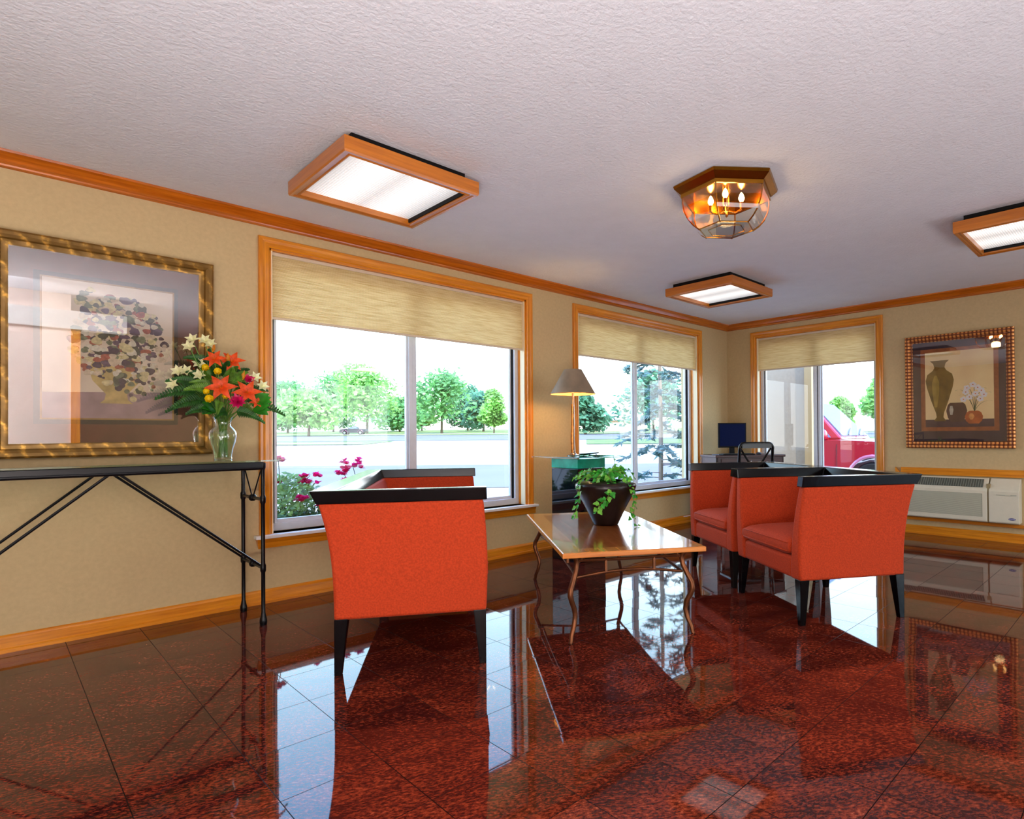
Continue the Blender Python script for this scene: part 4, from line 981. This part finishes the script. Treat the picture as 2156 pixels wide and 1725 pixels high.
q = MB(); q.lathe([(.195, .523), (.1955, .527), (.1935, .528), (.193, .524), (.195, .523)], copper, n=40)
for k in range(3):
    a = 2 * PI * k / 3; q.tube([(0, 0, .70), (.076 * math.cos(a), .076 * math.sin(a), .73)], .002, steel, n=5)
q.tube([(0, 0, .58), (0, 0, .71)], .003, steel, n=5); q.build('shade_ring', t, smooth=True)
q = MB(); q.sphere((0, 0, .60), .03, plain('warm_bulb', (1, .8, .5, 1), .4, emit=(1, .66, .3, 1), estr=10), n=14); q.build('bulb', t, smooth=True)
light('table_lamp_glow', 'POINT', (LP.x, LP.y, LP.z + .59), 15, (1, .62, .26), shadow_soft_size=.04)
t = thing('leaf_dish', 'shallow dark-rimmed leaf-shaped dish on the pedestal table glass beside the lamp', 'dish', tuple(cam_point(1240, 5.06, .866)), YAW - PI / 2)
q = MB(); n = 20
def oval(a, b, z): return [(a * math.cos(2 * PI * j / n) * (1 + .12 * math.cos(4 * PI * j / n)), b * math.sin(2 * PI * j / n), z + .006 * math.cos(2 * PI * j / n)) for j in range(n)]
q.rings([oval(.05, .03, .008), oval(.075, .045, .014), oval(.082, .05, .022), oval(.078, .047, .022), oval(.05, .03, .012)], steel); q.build('bowl', t, smooth=True)
q = MB(); q.tube([(.06, 0, 0), (.06, 0, .014)], .004, black_metal, n=6); q.tube([(-.045, .02, 0), (-.045, .02, .008)], .004, black_metal, n=6); q.tube([(-.045, -.02, 0), (-.045, -.02, .008)], .004, black_metal, n=6); q.build('feet', t)

# ------------------------------------------------------------------ corner desk, monitor, chair
AD = math.radians(-32)
dV = Vector((math.cos(AD), math.sin(AD), 0)); dN = Vector((-math.sin(AD), math.cos(AD), 0))
DO = Vector((5.75, 3.60, 0))
mahog = wood('mahogany', 0, srgb(44, 10, 10), srgb(72, 20, 16), .45, 1.0, .05)
t = thing('desk', 'dark mahogany desk in the far corner under the monitor', 'desk', tuple(DO), AD)
q = MB(); q.box((-.015, -.015, .775), (.865, .40, .80), mahog); q.build('desktop', t, bevel=.004)
q = MB(); q.box((0, 0.005, .66), (.85, .02, .775), mahog); q.box((0, .37, .30), (.85, .385, .775), mahog); q.build('apron', t)
pale = plain('pale_desk_side', srgb(206, 178, 160), .35)
for x_ in (0, .83): onebox('side_panel', (x_, .005, 0), (x_ + .02, .39, .775), mahog, t)
for x_ in (.30, .56):
    pass
q = MB(); q.box((.06, -.004, .69), (.79, .004, .76), mahog); dr = q.build('drawer', t, bevel=.002)
q = MB(); q.sphere((.42, -.014, .725), .012, steel); q.build('knob', dr, smooth=True)
t = thing('monitor', 'black flat computer monitor with dark blue screen on the corner desk', 'monitor', tuple(DO + dV * .31 + dN * .22 + Vector((0, 0, .80))), AD - .12)
q = MB(); q.box((-.17, -.012, .082), (.17, .012, .372), black_matte); bz = q.build('bezel', t, bevel=.004)
scr = plain('monitor_screen', srgb(3, 8, 44), .4, spec=.05, emit=(.0, .006, .045, 1), estr=.35)
onebox('screen', (-.155, -.0135, .1), (.155, -.0125, .358), scr, t)
q = MB(); q.box((-.03, .0, .012), (.03, .02, .1), black_matte); q.build('neck', t); q = MB(); q.lathe([(0, 0), (.10, 0), (.10, .008), (.04, .014), (0, .014)], black_matte, n=28); q.build('stand_base', t, smooth=True)
t = thing('keyboard', 'black keyboard in front of the monitor on the corner desk', 'keyboard', tuple(DO + dV * .30 + dN * .08 + Vector((0, 0, .80))), AD)
q = MB(); q.box((-.2, -.05, 0), (.2, .055, .014), black_matte); q.build('key_case', t, bevel=.003)
q = MB()
for i in range(14):
    for j in range(4): q.box((-.185 + i * .0265, -.04 + j * .023, .013), (-.163 + i * .0265, -.022 + j * .023, .019), black_metal)
q.build('keys', t)['kind'] = 'stuff'
paper = plain('leaflet_paper', srgb(120, 150, 190), .4)
tag(onebox('leaflet', (-.05, -.035, 0), (.05, .035, .004), paper), 'pale blue leaflet left of the monitor on the corner desk', 'leaflet')
o = bpy.data.objects['leaflet']; o.location = DO + dV * .10 + dN * .20 + Vector((0, 0, .80)); o.rotation_euler = (0, 0, AD - .5)
t = thing('computer_mouse', 'dark computer mouse on the right end of the corner desk', 'computer mouse', tuple(DO + dV * .60 + dN * .12 + Vector((0, 0, .80))), AD + 1.4)
q = MB(); q.sphere((0, 0, .012), .03, plain('mouse_grey', srgb(60, 66, 76), .25), sz=(1.6, 1, .55), n=14); q.build('shell', t, smooth=True)
CC = Vector((5.50, 2.99, 0))
t = thing('desk_chair', 'black wooden cross-back chair pulled up to the corner desk', 'chair', tuple(CC), AD)
q = MB(); path = []
hwc = .185
pts = [(-hwc, 0, .45), (-hwc - .002, -.015, .7), (-hwc, -.03, .88)] + [(-hwc + .05 - .05 * math.cos(a), -.034, .895 + .05 * math.sin(a)) for a in [PI / 8 * i for i in range(5)]] + [(hwc - .05 + .05 * math.sin(a), -.034, .895 + .05 * math.cos(a)) for a in [PI / 8 * i for i in range(5)]] + [(hwc, -.03, .88), (hwc + .002, -.015, .7), (hwc, 0, .45)]
q.tube(pts, .016, black_gloss, n=10)
q.box((-hwc + .02, -.048, .895), (hwc - .02, -.020, .945), black_gloss); q.build('back_frame', t, smooth=True, ang=50)
q = MB()
for s_ in (-1, 1): q.tube([(s_ * (hwc - .01), -.02, .90), (s_ * .04, -.008, .70), (-s_ * (hwc - .01), .002, .50)], .010, black_gloss, n=8)
q.build('cross_splat', t, smooth=True)
q = MB(); q.box((-.21, 0.0, .43), (.21, .40, .465), black_gloss); q.build('seat', t, bevel=.012)
for x_, y_ in ((-.19, .0), (.17, .0), (-.19, .37), (.17, .37)):
    q = MB(); q.taper(x_ + .01, y_ + .01, 0, .44, .012, .012, .018, .018, black_gloss, oy=(-.03 if y_ < .1 else .0)); q.build('leg', t, bevel=.002)

# ------------------------------------------------------------------ wall heater / air conditioner
acm = plain('beige_plastic', srgb(214, 208, 186), .45, var=.02); acd = plain('grille_grey', srgb(118, 124, 112), .6); acg = plain('grille_beige', srgb(196, 194, 172), .5)
t = thing('wall_air_conditioner', 'beige through-wall air conditioner below the vase picture', 'air conditioner', (C, 1.455, 0), -PI / 2)
# local: X = -world y (to the right seen from inside), -Y into room
x0, x1, xs = -.52, .505, .27
def acprof(x): return [(x, 0, .19), (x, -.135, .19), (x, -.145, .20), (x, -.145, .485), (x, -.135, .50), (x, -.03, .60), (x, 0, .60)]
q = MB(); q.rings([acprof(x0), acprof(xs - .012)], acm); q.build('grille_housing', t, bevel=.006)
q = MB(); q.rings([acprof(xs), acprof(x1)], acm); cvr = q.build('control_cover', t, bevel=.006)
q = MB(); q.box((xs - .02, -.125, .20), (xs + .01, 0, .55), plain('ac_seam', srgb(150, 134, 96), .7)); q.build('seam_panel', t)
q = MB()
for i in range(24): q.box((x0 + .04, -.149, .245 + i * .0088), (xs - .055, -.1445, .2495 + i * .0088), acg)
q.build('intake_louvres', t)
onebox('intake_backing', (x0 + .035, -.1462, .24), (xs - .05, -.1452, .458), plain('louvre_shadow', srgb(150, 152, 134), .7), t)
q = MB()
d_ = Vector((0, .105, .10)).normalized(); nrm_ = Vector((0, -d_.z, d_.y))
for i in range(34):
    xx = x0 + .04 + i * (xs - .08 - x0 - .01) / 34
    a = Vector((xx, -.122, .515)); b_ = a + d_ * .10
    q.prism([tuple(a), tuple(a + Vector((.006, 0, 0))), tuple(b_ + Vector((.006, 0, 0))), tuple(b_)], tuple(nrm_ * .006), acd)
q.build('outlet_grille', t)
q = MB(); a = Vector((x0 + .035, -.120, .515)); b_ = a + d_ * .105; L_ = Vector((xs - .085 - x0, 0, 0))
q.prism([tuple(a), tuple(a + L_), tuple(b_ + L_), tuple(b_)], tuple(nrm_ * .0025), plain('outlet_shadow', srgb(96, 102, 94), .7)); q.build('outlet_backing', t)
q = MB(); q.box((xs + .06, -.1475, .452), (x1 - .02, -.1445, .456), acd); q.box((xs + .13, -.1495, .448), (xs + .17, -.1445, .460), acg); q.build('lid_seam', cvr)
q = MB(); n = 20; q.prism([(x1 - .055 + .028 * math.cos(2 * PI * j / n), -.1452, .235 + .0105 * math.sin(2 * PI * j / n)) for j in range(n)], (0, -.0015, 0), plain('badge_blue', srgb(40, 44, 120), .4))
for k in range(5): q.box((x1 - .075 + k * .009, -.1475, .231), (x1 - .070 + k * .009, -.1468, .239), plain('badge_white', srgb(200, 204, 226), .4))
q.build('badge', cvr)

# ------------------------------------------------------------------ outdoors
def depth_of(x, y): return x * f0.x + y * f0.y
def gz(x, y): return -.15 + .025 * max(0, depth_of(x, y) - 8) - (.012 * max(0, depth_of(x, y) - 90))
def far(px, d, dz=0): p = cam_point(px, d, 0); return Vector((p.x, p.y, gz(p.x, p.y) + dz))
conc = plain('pale_concrete', srgb(170, 164, 156), .9, var=.08, scale=.25, bump=.2, bscale=30); asph = plain('weathered_asphalt', srgb(112, 108, 114), .9, var=.12, scale=.4)
lawn = plain('dry_lawn', srgb(116, 128, 58), .95, var=.25, scale=.5); verge_m = plain('verge_grass', srgb(100, 122, 56), .95, var=.3, scale=.9); curb_m = plain('curb', srgb(222, 206, 180), .9)
def band(name, d0, d1, mat, dz=0.0, l0=-140, l1=140):
    q = MB(); vs = []; fs = []; nd = max(2, int((d1 - d0) / 8) + 2); nl = 20
    for i in range(nd):
        d = d0 + (d1 - d0) * i / (nd - 1)
        for j in range(nl):
            l = l0 + (l1 - l0) * j / (nl - 1); x = f0.x * d + r0.x * l; y = f0.y * d + r0.y * l
            vs.append((x, y, gz(x, y) + dz))
    for i in range(nd - 1):
        for j in range(nl - 1): k = i * nl + j; fs.append((k, k + 1, k + nl + 1, k + nl))
    q.add(vs, fs, mat); return S(q.build(name))
q = MB(); band('ground', -10, 240, conc, -.03)
band('ground_road', 44, 60, asph, -.01); band('ground_lawn', 62, 200, lawn, -.005); band('ground_lane', 12.5, 19, asph, -.012)
band('ground_verge', 37, 43, verge_m, .0, -60, -14); band('ground_verge', 35, 43, verge_m, .0, 0, 60)
band('ground_curb', 60.5, 61.5, curb_m, .12); band('ground_curb', 36.2, 36.8, curb_m, .1, -60, -14)

def tree(name, label, cat, px, d, height, width, col, seed, trunk=.16, base=.1, group='trees beyond the car park', cards=3400, cs=.34):
    rnd = random.Random(seed); p = far(px, d); t = thing(name, label, cat, tuple(p), 0, group)
    bark = plain('tree_bark', srgb(110, 92, 74), .9)
    q = MB(); q.tube([(0, 0, -.1), (.05, 0, height * .3), (0, .05, height * .62)], [trunk, trunk * .8, trunk * .4], bark, n=8)
    for k in range(5):
        a = rnd.random() * 6.28; q.tube([(0, 0, height * (.28 + .06 * k)), (math.cos(a) * width * .25, math.sin(a) * width * .25, height * (.5 + .06 * k))], [trunk * .4, trunk * .15], bark, n=5)
    q.build('trunk', t, smooth=True)
    lobes = []
    for k in range(13):
        a = rnd.random() * 6.28; zz = rnd.uniform(base + .15, .86); rr = (1 - abs(zz - .45) * 1.0) * .5 * width * rnd.uniform(.2, .75)
        lobes.append((Vector((math.cos(a) * rr, math.sin(a) * rr, zz * height)), rnd.uniform(.2, .32) * width))
    lobes.append((Vector((0, 0, height * .6)), width * .38)); lobes.append((Vector((0, 0, height * .84)), width * .2))
    vs = []; fs = []
    for i in range(cards):
        c, r_ = lobes[rnd.randrange(len(lobes))]
        v = Vector((rnd.gauss(0, 1), rnd.gauss(0, 1), rnd.gauss(0, 1))).normalized() * (r_ * rnd.uniform(.55, 1.05)); v.z *= .85
        p_ = c + v
        if p_.z < base * height * .6: continue
        a = Vector((rnd.gauss(0, 1), rnd.gauss(0, 1), rnd.gauss(0, 1))).normalized(); b_ = a.orthogonal().normalized(); s_ = cs * rnd.uniform(.6, 1.2)
        k = len(vs); vs += [tuple(p_ - a * s_), tuple(p_ + b_ * s_ * .6), tuple(p_ + a * s_), tuple(p_ - b_ * s_ * .6)]; fs.append((k, k + 1, k + 2, k + 3))
    q = MB(); q.add(vs, fs, col); q.build('crown', t)
    return t
lf_a = leafmat('foliage_pale', srgb(158, 204, 112), .28, .6, .5); lf_b = leafmat('foliage_mid', srgb(122, 178, 104), .28, .6, .5); lf_c = leafmat('foliage_deep', srgb(104, 156, 118), .28, .6, .5)
Gt = 'trees beyond the car park'
tree('leafy_tree', 'rounded tree at the far left of the wide window', 'tree', 606, 78, 6.4, 8.6, lf_b, 1)
tree('leafy_tree', 'pale green tree second from the left in the wide window', 'tree', 650, 61, 4.7, 6.0, lf_a, 2)
tree('leafy_tree', 'tall narrow tree left of the biggest tree', 'tree', 702, 86, 8.2, 8.0, lf_b, 3)
tree('leafy_tree', 'biggest pale green tree in the wide window', 'tree', 773, 72, 8.0, 9.5, lf_a, 4, cards=3000)
tree('leafy_tree', 'low tree just left of the window mullion', 'tree', 842, 84, 4.4, 7.5, lf_b, 5)
tree('leafy_tree', 'tallest tree in the right pane of the wide window', 'tree', 930, 70, 7.4, 8.4, lf_b, 6, cards=2200)
tree('leafy_tree', 'dark green mass between the two right trees', 'tree', 985, 92, 6.8, 9.0, lf_c, 7)
tree('leafy_tree', 'bluish green tree right of the middle in the right pane', 'tree', 1018, 80, 5.0, 6.6, lf_c, 18)
tree('young_tree', 'slim young tree near the right edge of the wide window', 'tree', 1040, 66, 5.0, 3.2, lf_a, 8, .09)
tree('leafy_tree', 'faint tree behind the table in the wide window', 'tree', 888, 96, 5.6, 6.0, lf_a, 19)
tree('leafy_tree', 'broad bushy tree seen beside the table lamp', 'tree', 1232, 60, 4.0, 4.8, lf_c, 9)
tree('leafy_tree', 'tree behind the spruce in the middle window', 'tree', 1375, 62, 6.5, 7.5, lf_c, 10)
tree('leafy_tree', 'small round tree above the red car bonnet', 'tree', 1772, 58, 3.6, 2.6, lf_a, 11)
tree('leafy_tree', 'tree at the right edge of the right window', 'tree', 1868, 52, 6.0, 4.0, lf_a, 12)
# conifer sapling outside the middle window
P = cam_point(1390, 8.7, 0); P.z = gz(P.x, P.y)
t = thing('spruce_tree', 'thin blue-green spruce growing outside the middle window', 'tree', tuple(P))
q = MB(); bark2 = plain('spruce_bark', srgb(140, 124, 110), .9); q.tube([(0, 0, 0), (.02, 0, 1.4), (0, .01, 2.8), (.01, 0, 4.6)], [.04, .036, .026, .01], bark2, n=8); q.build('trunk', t, smooth=True)
needle = leafmat('spruce_needles', srgb(84, 116, 106), .3, 8, .2)
rnd = random.Random(21)
q = MB(); qb = MB()
for k in range(19):
    z = .35 + k * .225; n_ = 5; Lb = max(.22, .74 * (1 - k / 21) + .08) * rnd.uniform(.75, 1.15)
    for j in range(n_):
        a = rnd.random() * 6.28; d_ = Vector((math.cos(a), math.sin(a), 0))
        zb = z + rnd.uniform(-.07, .07)
        pts = [Vector((0, 0, zb)) + d_ * (Lb * s_) + Vector((0, 0, .10 * s_ - .22 * s_ * s_)) for s_ in (0, .3, .6, 1)]
        qb.tube(pts, [.007, .005, .004, .002], bark2, n=4)
        for m_ in range(44):
            s_ = rnd.uniform(.3, 1.02); p_ = Vector((0, 0, zb)) + d_ * (Lb * s_) + Vector((0, 0, .10 * s_ - .22 * s_ * s_))
            dd = (d_ * rnd.uniform(.1, 1) + Vector((rnd.uniform(-1, 1), rnd.uniform(-1, 1), rnd.uniform(-.5, .35)))).normalized()
            ss = dd.orthogonal().normalized() * .028; L_ = rnd.uniform(.08, .16)
            q.add([tuple(p_ - ss * .5), tuple(p_ + ss), tuple(p_ + dd * L_), tuple(p_ - ss)], [(0, 1, 2, 3)], needle)
qb.build('branches', t); q.build('needles', t); t.scale = (.9, .9, .95)
# rose bushes under the wide window
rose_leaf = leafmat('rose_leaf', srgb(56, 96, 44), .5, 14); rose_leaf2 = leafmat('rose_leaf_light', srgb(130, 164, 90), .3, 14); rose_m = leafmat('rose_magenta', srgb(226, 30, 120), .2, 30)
def rosebush(label, x, y, h, w, seed, blooms, nleaf=4200):
    rnd = random.Random(seed); t = thing('rose_bush', label, 'rose bush', (x, y, -.15), 0, 'rose bushes under the wide window')
    q = MB()
    for k in range(12):
        a = rnd.random() * 6.28; r_ = rnd.uniform(.1, .45) * w; q.tube([(0, 0, 0), (math.cos(a) * r_ * .5, math.sin(a) * r_ * .5, h * .5), (math.cos(a) * r_, math.sin(a) * r_, h * .9)], [.008, .005, .003], plain('rose_cane', srgb(90, 96, 50), .7), n=4)
    for (bx_, by_, bz_, s_) in blooms: q.tube([(bx_ * .3, by_ * .3, h * .4), (bx_, by_, bz_ + .15)], .003, plain('rose_cane', srgb(90, 96, 50), .7), n=4)
    q.build('canes', t)
    q = MB()
    for i in range(nleaf):
        a = rnd.random() * 6.28; r_ = rnd.random() ** .5 * w * .5; z = h * (1 - rnd.random() ** 1.5) * (1 - .5 * (r_ / (w * .5)) ** 2) + .05
        p_ = Vector((math.cos(a) * r_, math.sin(a) * r_, z)); dd = Vector((rnd.gauss(0, 1), rnd.gauss(0, 1), rnd.gauss(0, .6))).normalized(); ss = dd.orthogonal().normalized(); L_ = rnd.uniform(.035, .065)
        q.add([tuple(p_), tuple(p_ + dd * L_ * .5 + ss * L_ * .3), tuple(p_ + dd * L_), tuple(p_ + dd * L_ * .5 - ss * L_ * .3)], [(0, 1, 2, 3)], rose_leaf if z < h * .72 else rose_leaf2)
    q.build('foliage', t)
    for (bx_, by_, bz_, s_) in blooms:
        q = MB()
        for k in range(int(5 + 6 * s_)):
            c = Vector((bx_, by_, bz_ + .15)) + Vector((rnd.uniform(-1, 1), rnd.uniform(-1, 1), rnd.uniform(-.6, .6))) * .035 * s_
            for j in range(6): a = rnd.random() * 6.28; petal(q, c, Vector((math.cos(a), math.sin(a), rnd.uniform(-.2, 1))), Vector((0, 0, 1)), .04, .02, rose_m, .2)
        q.build('bloom', t)
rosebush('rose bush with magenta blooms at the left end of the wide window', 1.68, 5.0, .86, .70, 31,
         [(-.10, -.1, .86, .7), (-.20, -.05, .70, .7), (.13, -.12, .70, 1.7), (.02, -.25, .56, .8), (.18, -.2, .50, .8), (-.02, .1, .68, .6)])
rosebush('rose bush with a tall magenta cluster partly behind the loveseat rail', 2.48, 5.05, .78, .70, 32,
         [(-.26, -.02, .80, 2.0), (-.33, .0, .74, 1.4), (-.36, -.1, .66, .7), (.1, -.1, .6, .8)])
# houses and a dark pickup across the lawn
def house(label, px, d, w, h, dp, col, roofc, rz, seed=0):
    p = far(px, d, -.1); t = thing('house', label, 'house', tuple(p), rz, 'pale houses across the lawn')
    wm = plain('siding_%d' % seed, srgb(*col), .8, var=.05); rm = plain('roof_%d' % seed, srgb(*roofc), .9, var=.1)
    onebox('walls', (-w / 2, -dp / 2, 0), (w / 2, dp / 2, h), wm, t)
    q = MB(); q.prism([(-w / 2 - .3, -dp / 2 - .3, h), (-w / 2 - .3, dp / 2 + .3, h), (-w / 2 - .3, 0, h + 1.1)], (w + .6, 0, 0), rm); q.build('roof', t)
    onebox('garage_door', (-w * .2, -dp / 2 - .05, 0), (w * .2, -dp / 2 + .01, h * .8), plain('garage_white', srgb(240, 238, 232), .6), t)
hz = YAW - PI / 2
house('white house left of the biggest tree trunk with a pickup before it', 752, 104, 5.0, 2.0, 5, (238, 234, 226), (226, 212, 196), hz, 1)
house('low white garage between the big tree and the mullion', 836, 116, 5.6, 2.1, 5, (226, 234, 230), (236, 224, 206), hz, 2)
house('white house at the far left edge of the wide window', 585, 98, 4.2, 1.8, 5, (242, 238, 230), (228, 214, 196), hz, 3)
house('small pale house between the left trees', 688, 120, 6.2, 1.6, 4, (226, 236, 234), (232, 224, 210), hz, 4)
house('brick-fronted low house seen beside the table lamp', 1285, 76, 7, 1.4, 5, (224, 180, 160), (240, 232, 222), hz, 5)
house('long pale building behind the red car', 1800, 74, 12, 1.9, 5, (240, 232, 214), (226, 206, 180), hz + .15, 6)
def vehicle(name, label, cat, loc, rz, body, L_, Hh, hood, wind, scale=1.0, pickup=False):
    """side profile lofted across the width; +x is forward"""
    t = thing(name, label, cat, loc, rz); t.scale = (scale,) * 3
    bm_ = body; hw_ = .93
    glass = plain('car_glass', srgb(110, 134, 172), .45, var=.1, spec=.1); dkp = plain('tyre_rubber', srgb(26, 26, 30), .8); trim_ = plain('car_trim', srgb(40, 40, 46), .5); chrome = plain('wheel_alloy', srgb(170, 172, 178), .3, .7)
    q = MB(); wb = 1.36; ar = .42
    # body side outline (x,z) with wheel arches cut, mirrored across width with tumblehome
    low = [(-2.25, .55), (-2.28, .8), (-2.22, 1.02), (.78, 1.06), (1.35, 1.04), (1.95, .97), (2.18, .90), (2.26, .72), (2.24, .42), (wb + ar + .02, .36)]
    low += [(wb + ar * math.cos(a), .40 + ar * math.sin(a)) for a in [PI * i / 10 for i in range(1, 10)]] + [(wb - ar - .02, .36), (-wb + ar + .02, .36)]
    low += [(-wb + ar * math.cos(a), .40 + ar * math.sin(a)) for a in [PI * i / 10 for i in range(1, 10)]] + [(-wb - ar - .02, .38)]
    secs = [(-.80, .94), (-.90, .985), (-.93, 1.0), (.93, 1.0), (.90, .985), (.80, .94)]
    zc_ = .72
    q.rings([[(x_ * (1 if abs(yy) > .85 else .995), yy, zc_ + (z_ - zc_) * k_) for x_, z_ in low] for yy, k_ in ((-.93, 1.0), (-.90, 1.03), (.90, 1.03), (.93, 1.0))], bm_)
    q.build('body', t, smooth=True, ang=30)
    q = MB()
    xr = -2.1 if not pickup else -.75
    cab = [(xr, 1.05), (xr + .18, Hh - .06), (xr + .4, Hh), (-.15, Hh), (.22, Hh - .06), (.86, 1.07)]
    q.rings([[(x_, s_ * (.86 if z_ < 1.2 else .68), z_) for x_, z_ in cab] for s_ in (-1, 1)], bm_); q.build('cabin', t, bevel=.03)
    q = MB(); q.prism([(.80, -.76, 1.10), (.80, .76, 1.10), (.21, .60, Hh - .09), (.21, -.60, Hh - .09)], (.025, 0, .03), glass); q.build('windscreen', t)
    for s_ in (-1, 1):
        q = MB(); yb, yt = s_ * .862, s_ * .70
        q.prism([(-.72, yb, 1.10), (.66, yb, 1.10), (.16, yt, Hh - .12), (-.66, yt, Hh - .10)], (0, s_ * .012, 0), glass)
        if not pickup: q.prism([(-1.85, yb, 1.12), (-.80, yb, 1.10), (-.76, yt, Hh - .10), (-1.75, yt, Hh - .12)], (0, s_ * .012, 0), glass)
        q.build('side_window', t)
        q = MB(); q.sphere((.60, s_ * 1.04, 1.14), .10, bm_, sz=(.6, 1, .8)); q.tube([(.60, s_ * .85, 1.08), (.60, s_ * 1.0, 1.12)], .03, bm_); q.build('door_mirror', t, smooth=True)
        q = MB(); q.tube([(-wb * 0 + .78, s_ * .935, 1.0), (.78, s_ * .94, .45)], .004, trim_, n=4); q.tube([(-.2, s_ * .935, 1.0), (-.2, s_ * .94, .45)], .004, trim_, n=4); q.build('door_seam', t)
    q = MB(); q.box((.60, -.93 * .98, .84), (.60, -.9, .86), bm_)
    for (x_, z_, y_) in ((.85, 1.14, -.5), (.85, 1.14, .15)): q.tube([(x_, y_, z_), (x_ - .12, y_ + .5, z_ + .10)], .012, trim_, n=5)
    q.build('wiper', t)
    for sx in (-1, 1):
        for sy in (-1, 1):
            M_ = Matrix.Translation((sx * wb, sy * .84, .37)) @ Matrix.Rotation(PI / 2, 4, 'X')
            q = MB(); q.lathe([(.22, -.1), (.34, -.11), (.37, -.07), (.37, .07), (.34, .11), (.22, .1)], dkp, M_, n=32); q.lathe([(0, -.05), (.21, -.04), (.225, -.1), (.225, .1), (.21, .04), (0, .05)], chrome, M_, n=24)
            q.build('wheel', t, smooth=True, ang=40)
            q = MB(); q.tube([(sx * wb + (ar + .01) * math.cos(a), sy * .935, .40 + (ar + .01) * math.sin(a)) for a in [PI * i / 14 for i in range(15)]], .028, plain('fender_flare', srgb(190, 110, 150), .25, .2, coat=1.0), n=6); q.build('wheel_arch_flare', t, smooth=True)
    for s_ in (-1, 1):
        q = MB(); q.box((2.16, s_ * .62 - .16, .74), (2.25, s_ * .62 + .16, .88), plain('headlamp', srgb(220, 224, 230), .1, coat=1.0)); q.build('headlamp', t, bevel=.02)
    q = MB(); q.box((2.2, -.9, .42), (2.30, .9, .58), trim_); q.build('bumper', t, bevel=.03)
    return t
red = plain('red_car_paint', srgb(176, 22, 48), .3, .1, coat=1.0)
HA = math.radians(-84)
pw = cam_point(1838, 8.5, 0)     # near front wheel
cc = pw - Vector((math.cos(HA), math.sin(HA), 0)) * 1.156 + Vector((-math.sin(HA), math.cos(HA), 0)) * .9
vt = vehicle('sport_utility_car', 'red sport utility car parked outside the right window', 'car', (cc.x, cc.y, gz(cc.x, cc.y) - .02), HA, red, 4.5, 1.72, 1, 1)
badge = plain('car_badge', srgb(240, 226, 236), .2, .6)
q = MB()
for k in range(5): q.box((.62 + k * .036, -.948, .50), (.648 + k * .036, -.93, .535), badge)
q.build('badge', vt); vt.scale = (.85, 1, 1)
pk = far(745, 66)
vehicle('pickup_truck', 'dark pickup truck parked before the white house beyond the lawn', 'pickup truck', tuple(pk), hz + PI + .1, plain('dark_truck_paint', srgb(44, 46, 60), .4), 4.5, 1.5, 1, 1, .62, True)
# wing wall of the building outside the right window
stucco = plain('stucco', srgb(176, 160, 142), .9, var=.05, bump=.3, bscale=60)
q = MB(); q.box((C + 1.1, 3.50, -.2), (C + 1.22, 4.8, 3.4), stucco); S(q.build('wall_wing'))
q = MB(); q.box((C + 1.07, 3.40, -.2), (C + 1.20, 3.50, 3.4), plain('stucco_pier', srgb(186, 160, 120), .9)); S(q.build('trim_7'))
# unseen glazing added behind the camera to let in frontal fill daylight
en = struct('fill_glazing', (5.0, YB, 0))
q = MB()
for x_ in (-1.6, -.55, .5, 1.55): q.box((x_, -.06, .05), (x_ + .05, 0, 2.25), alum)
for z_ in (.05, 2.2): q.box((-1.6, -.06, z_), (1.6, 0, z_ + .05), alum)
q.build('fill_glazing_frame', en)
onebox('glass', (-1.55, -.035, .1), (1.55, -.03, 2.2), pane_glass, en)
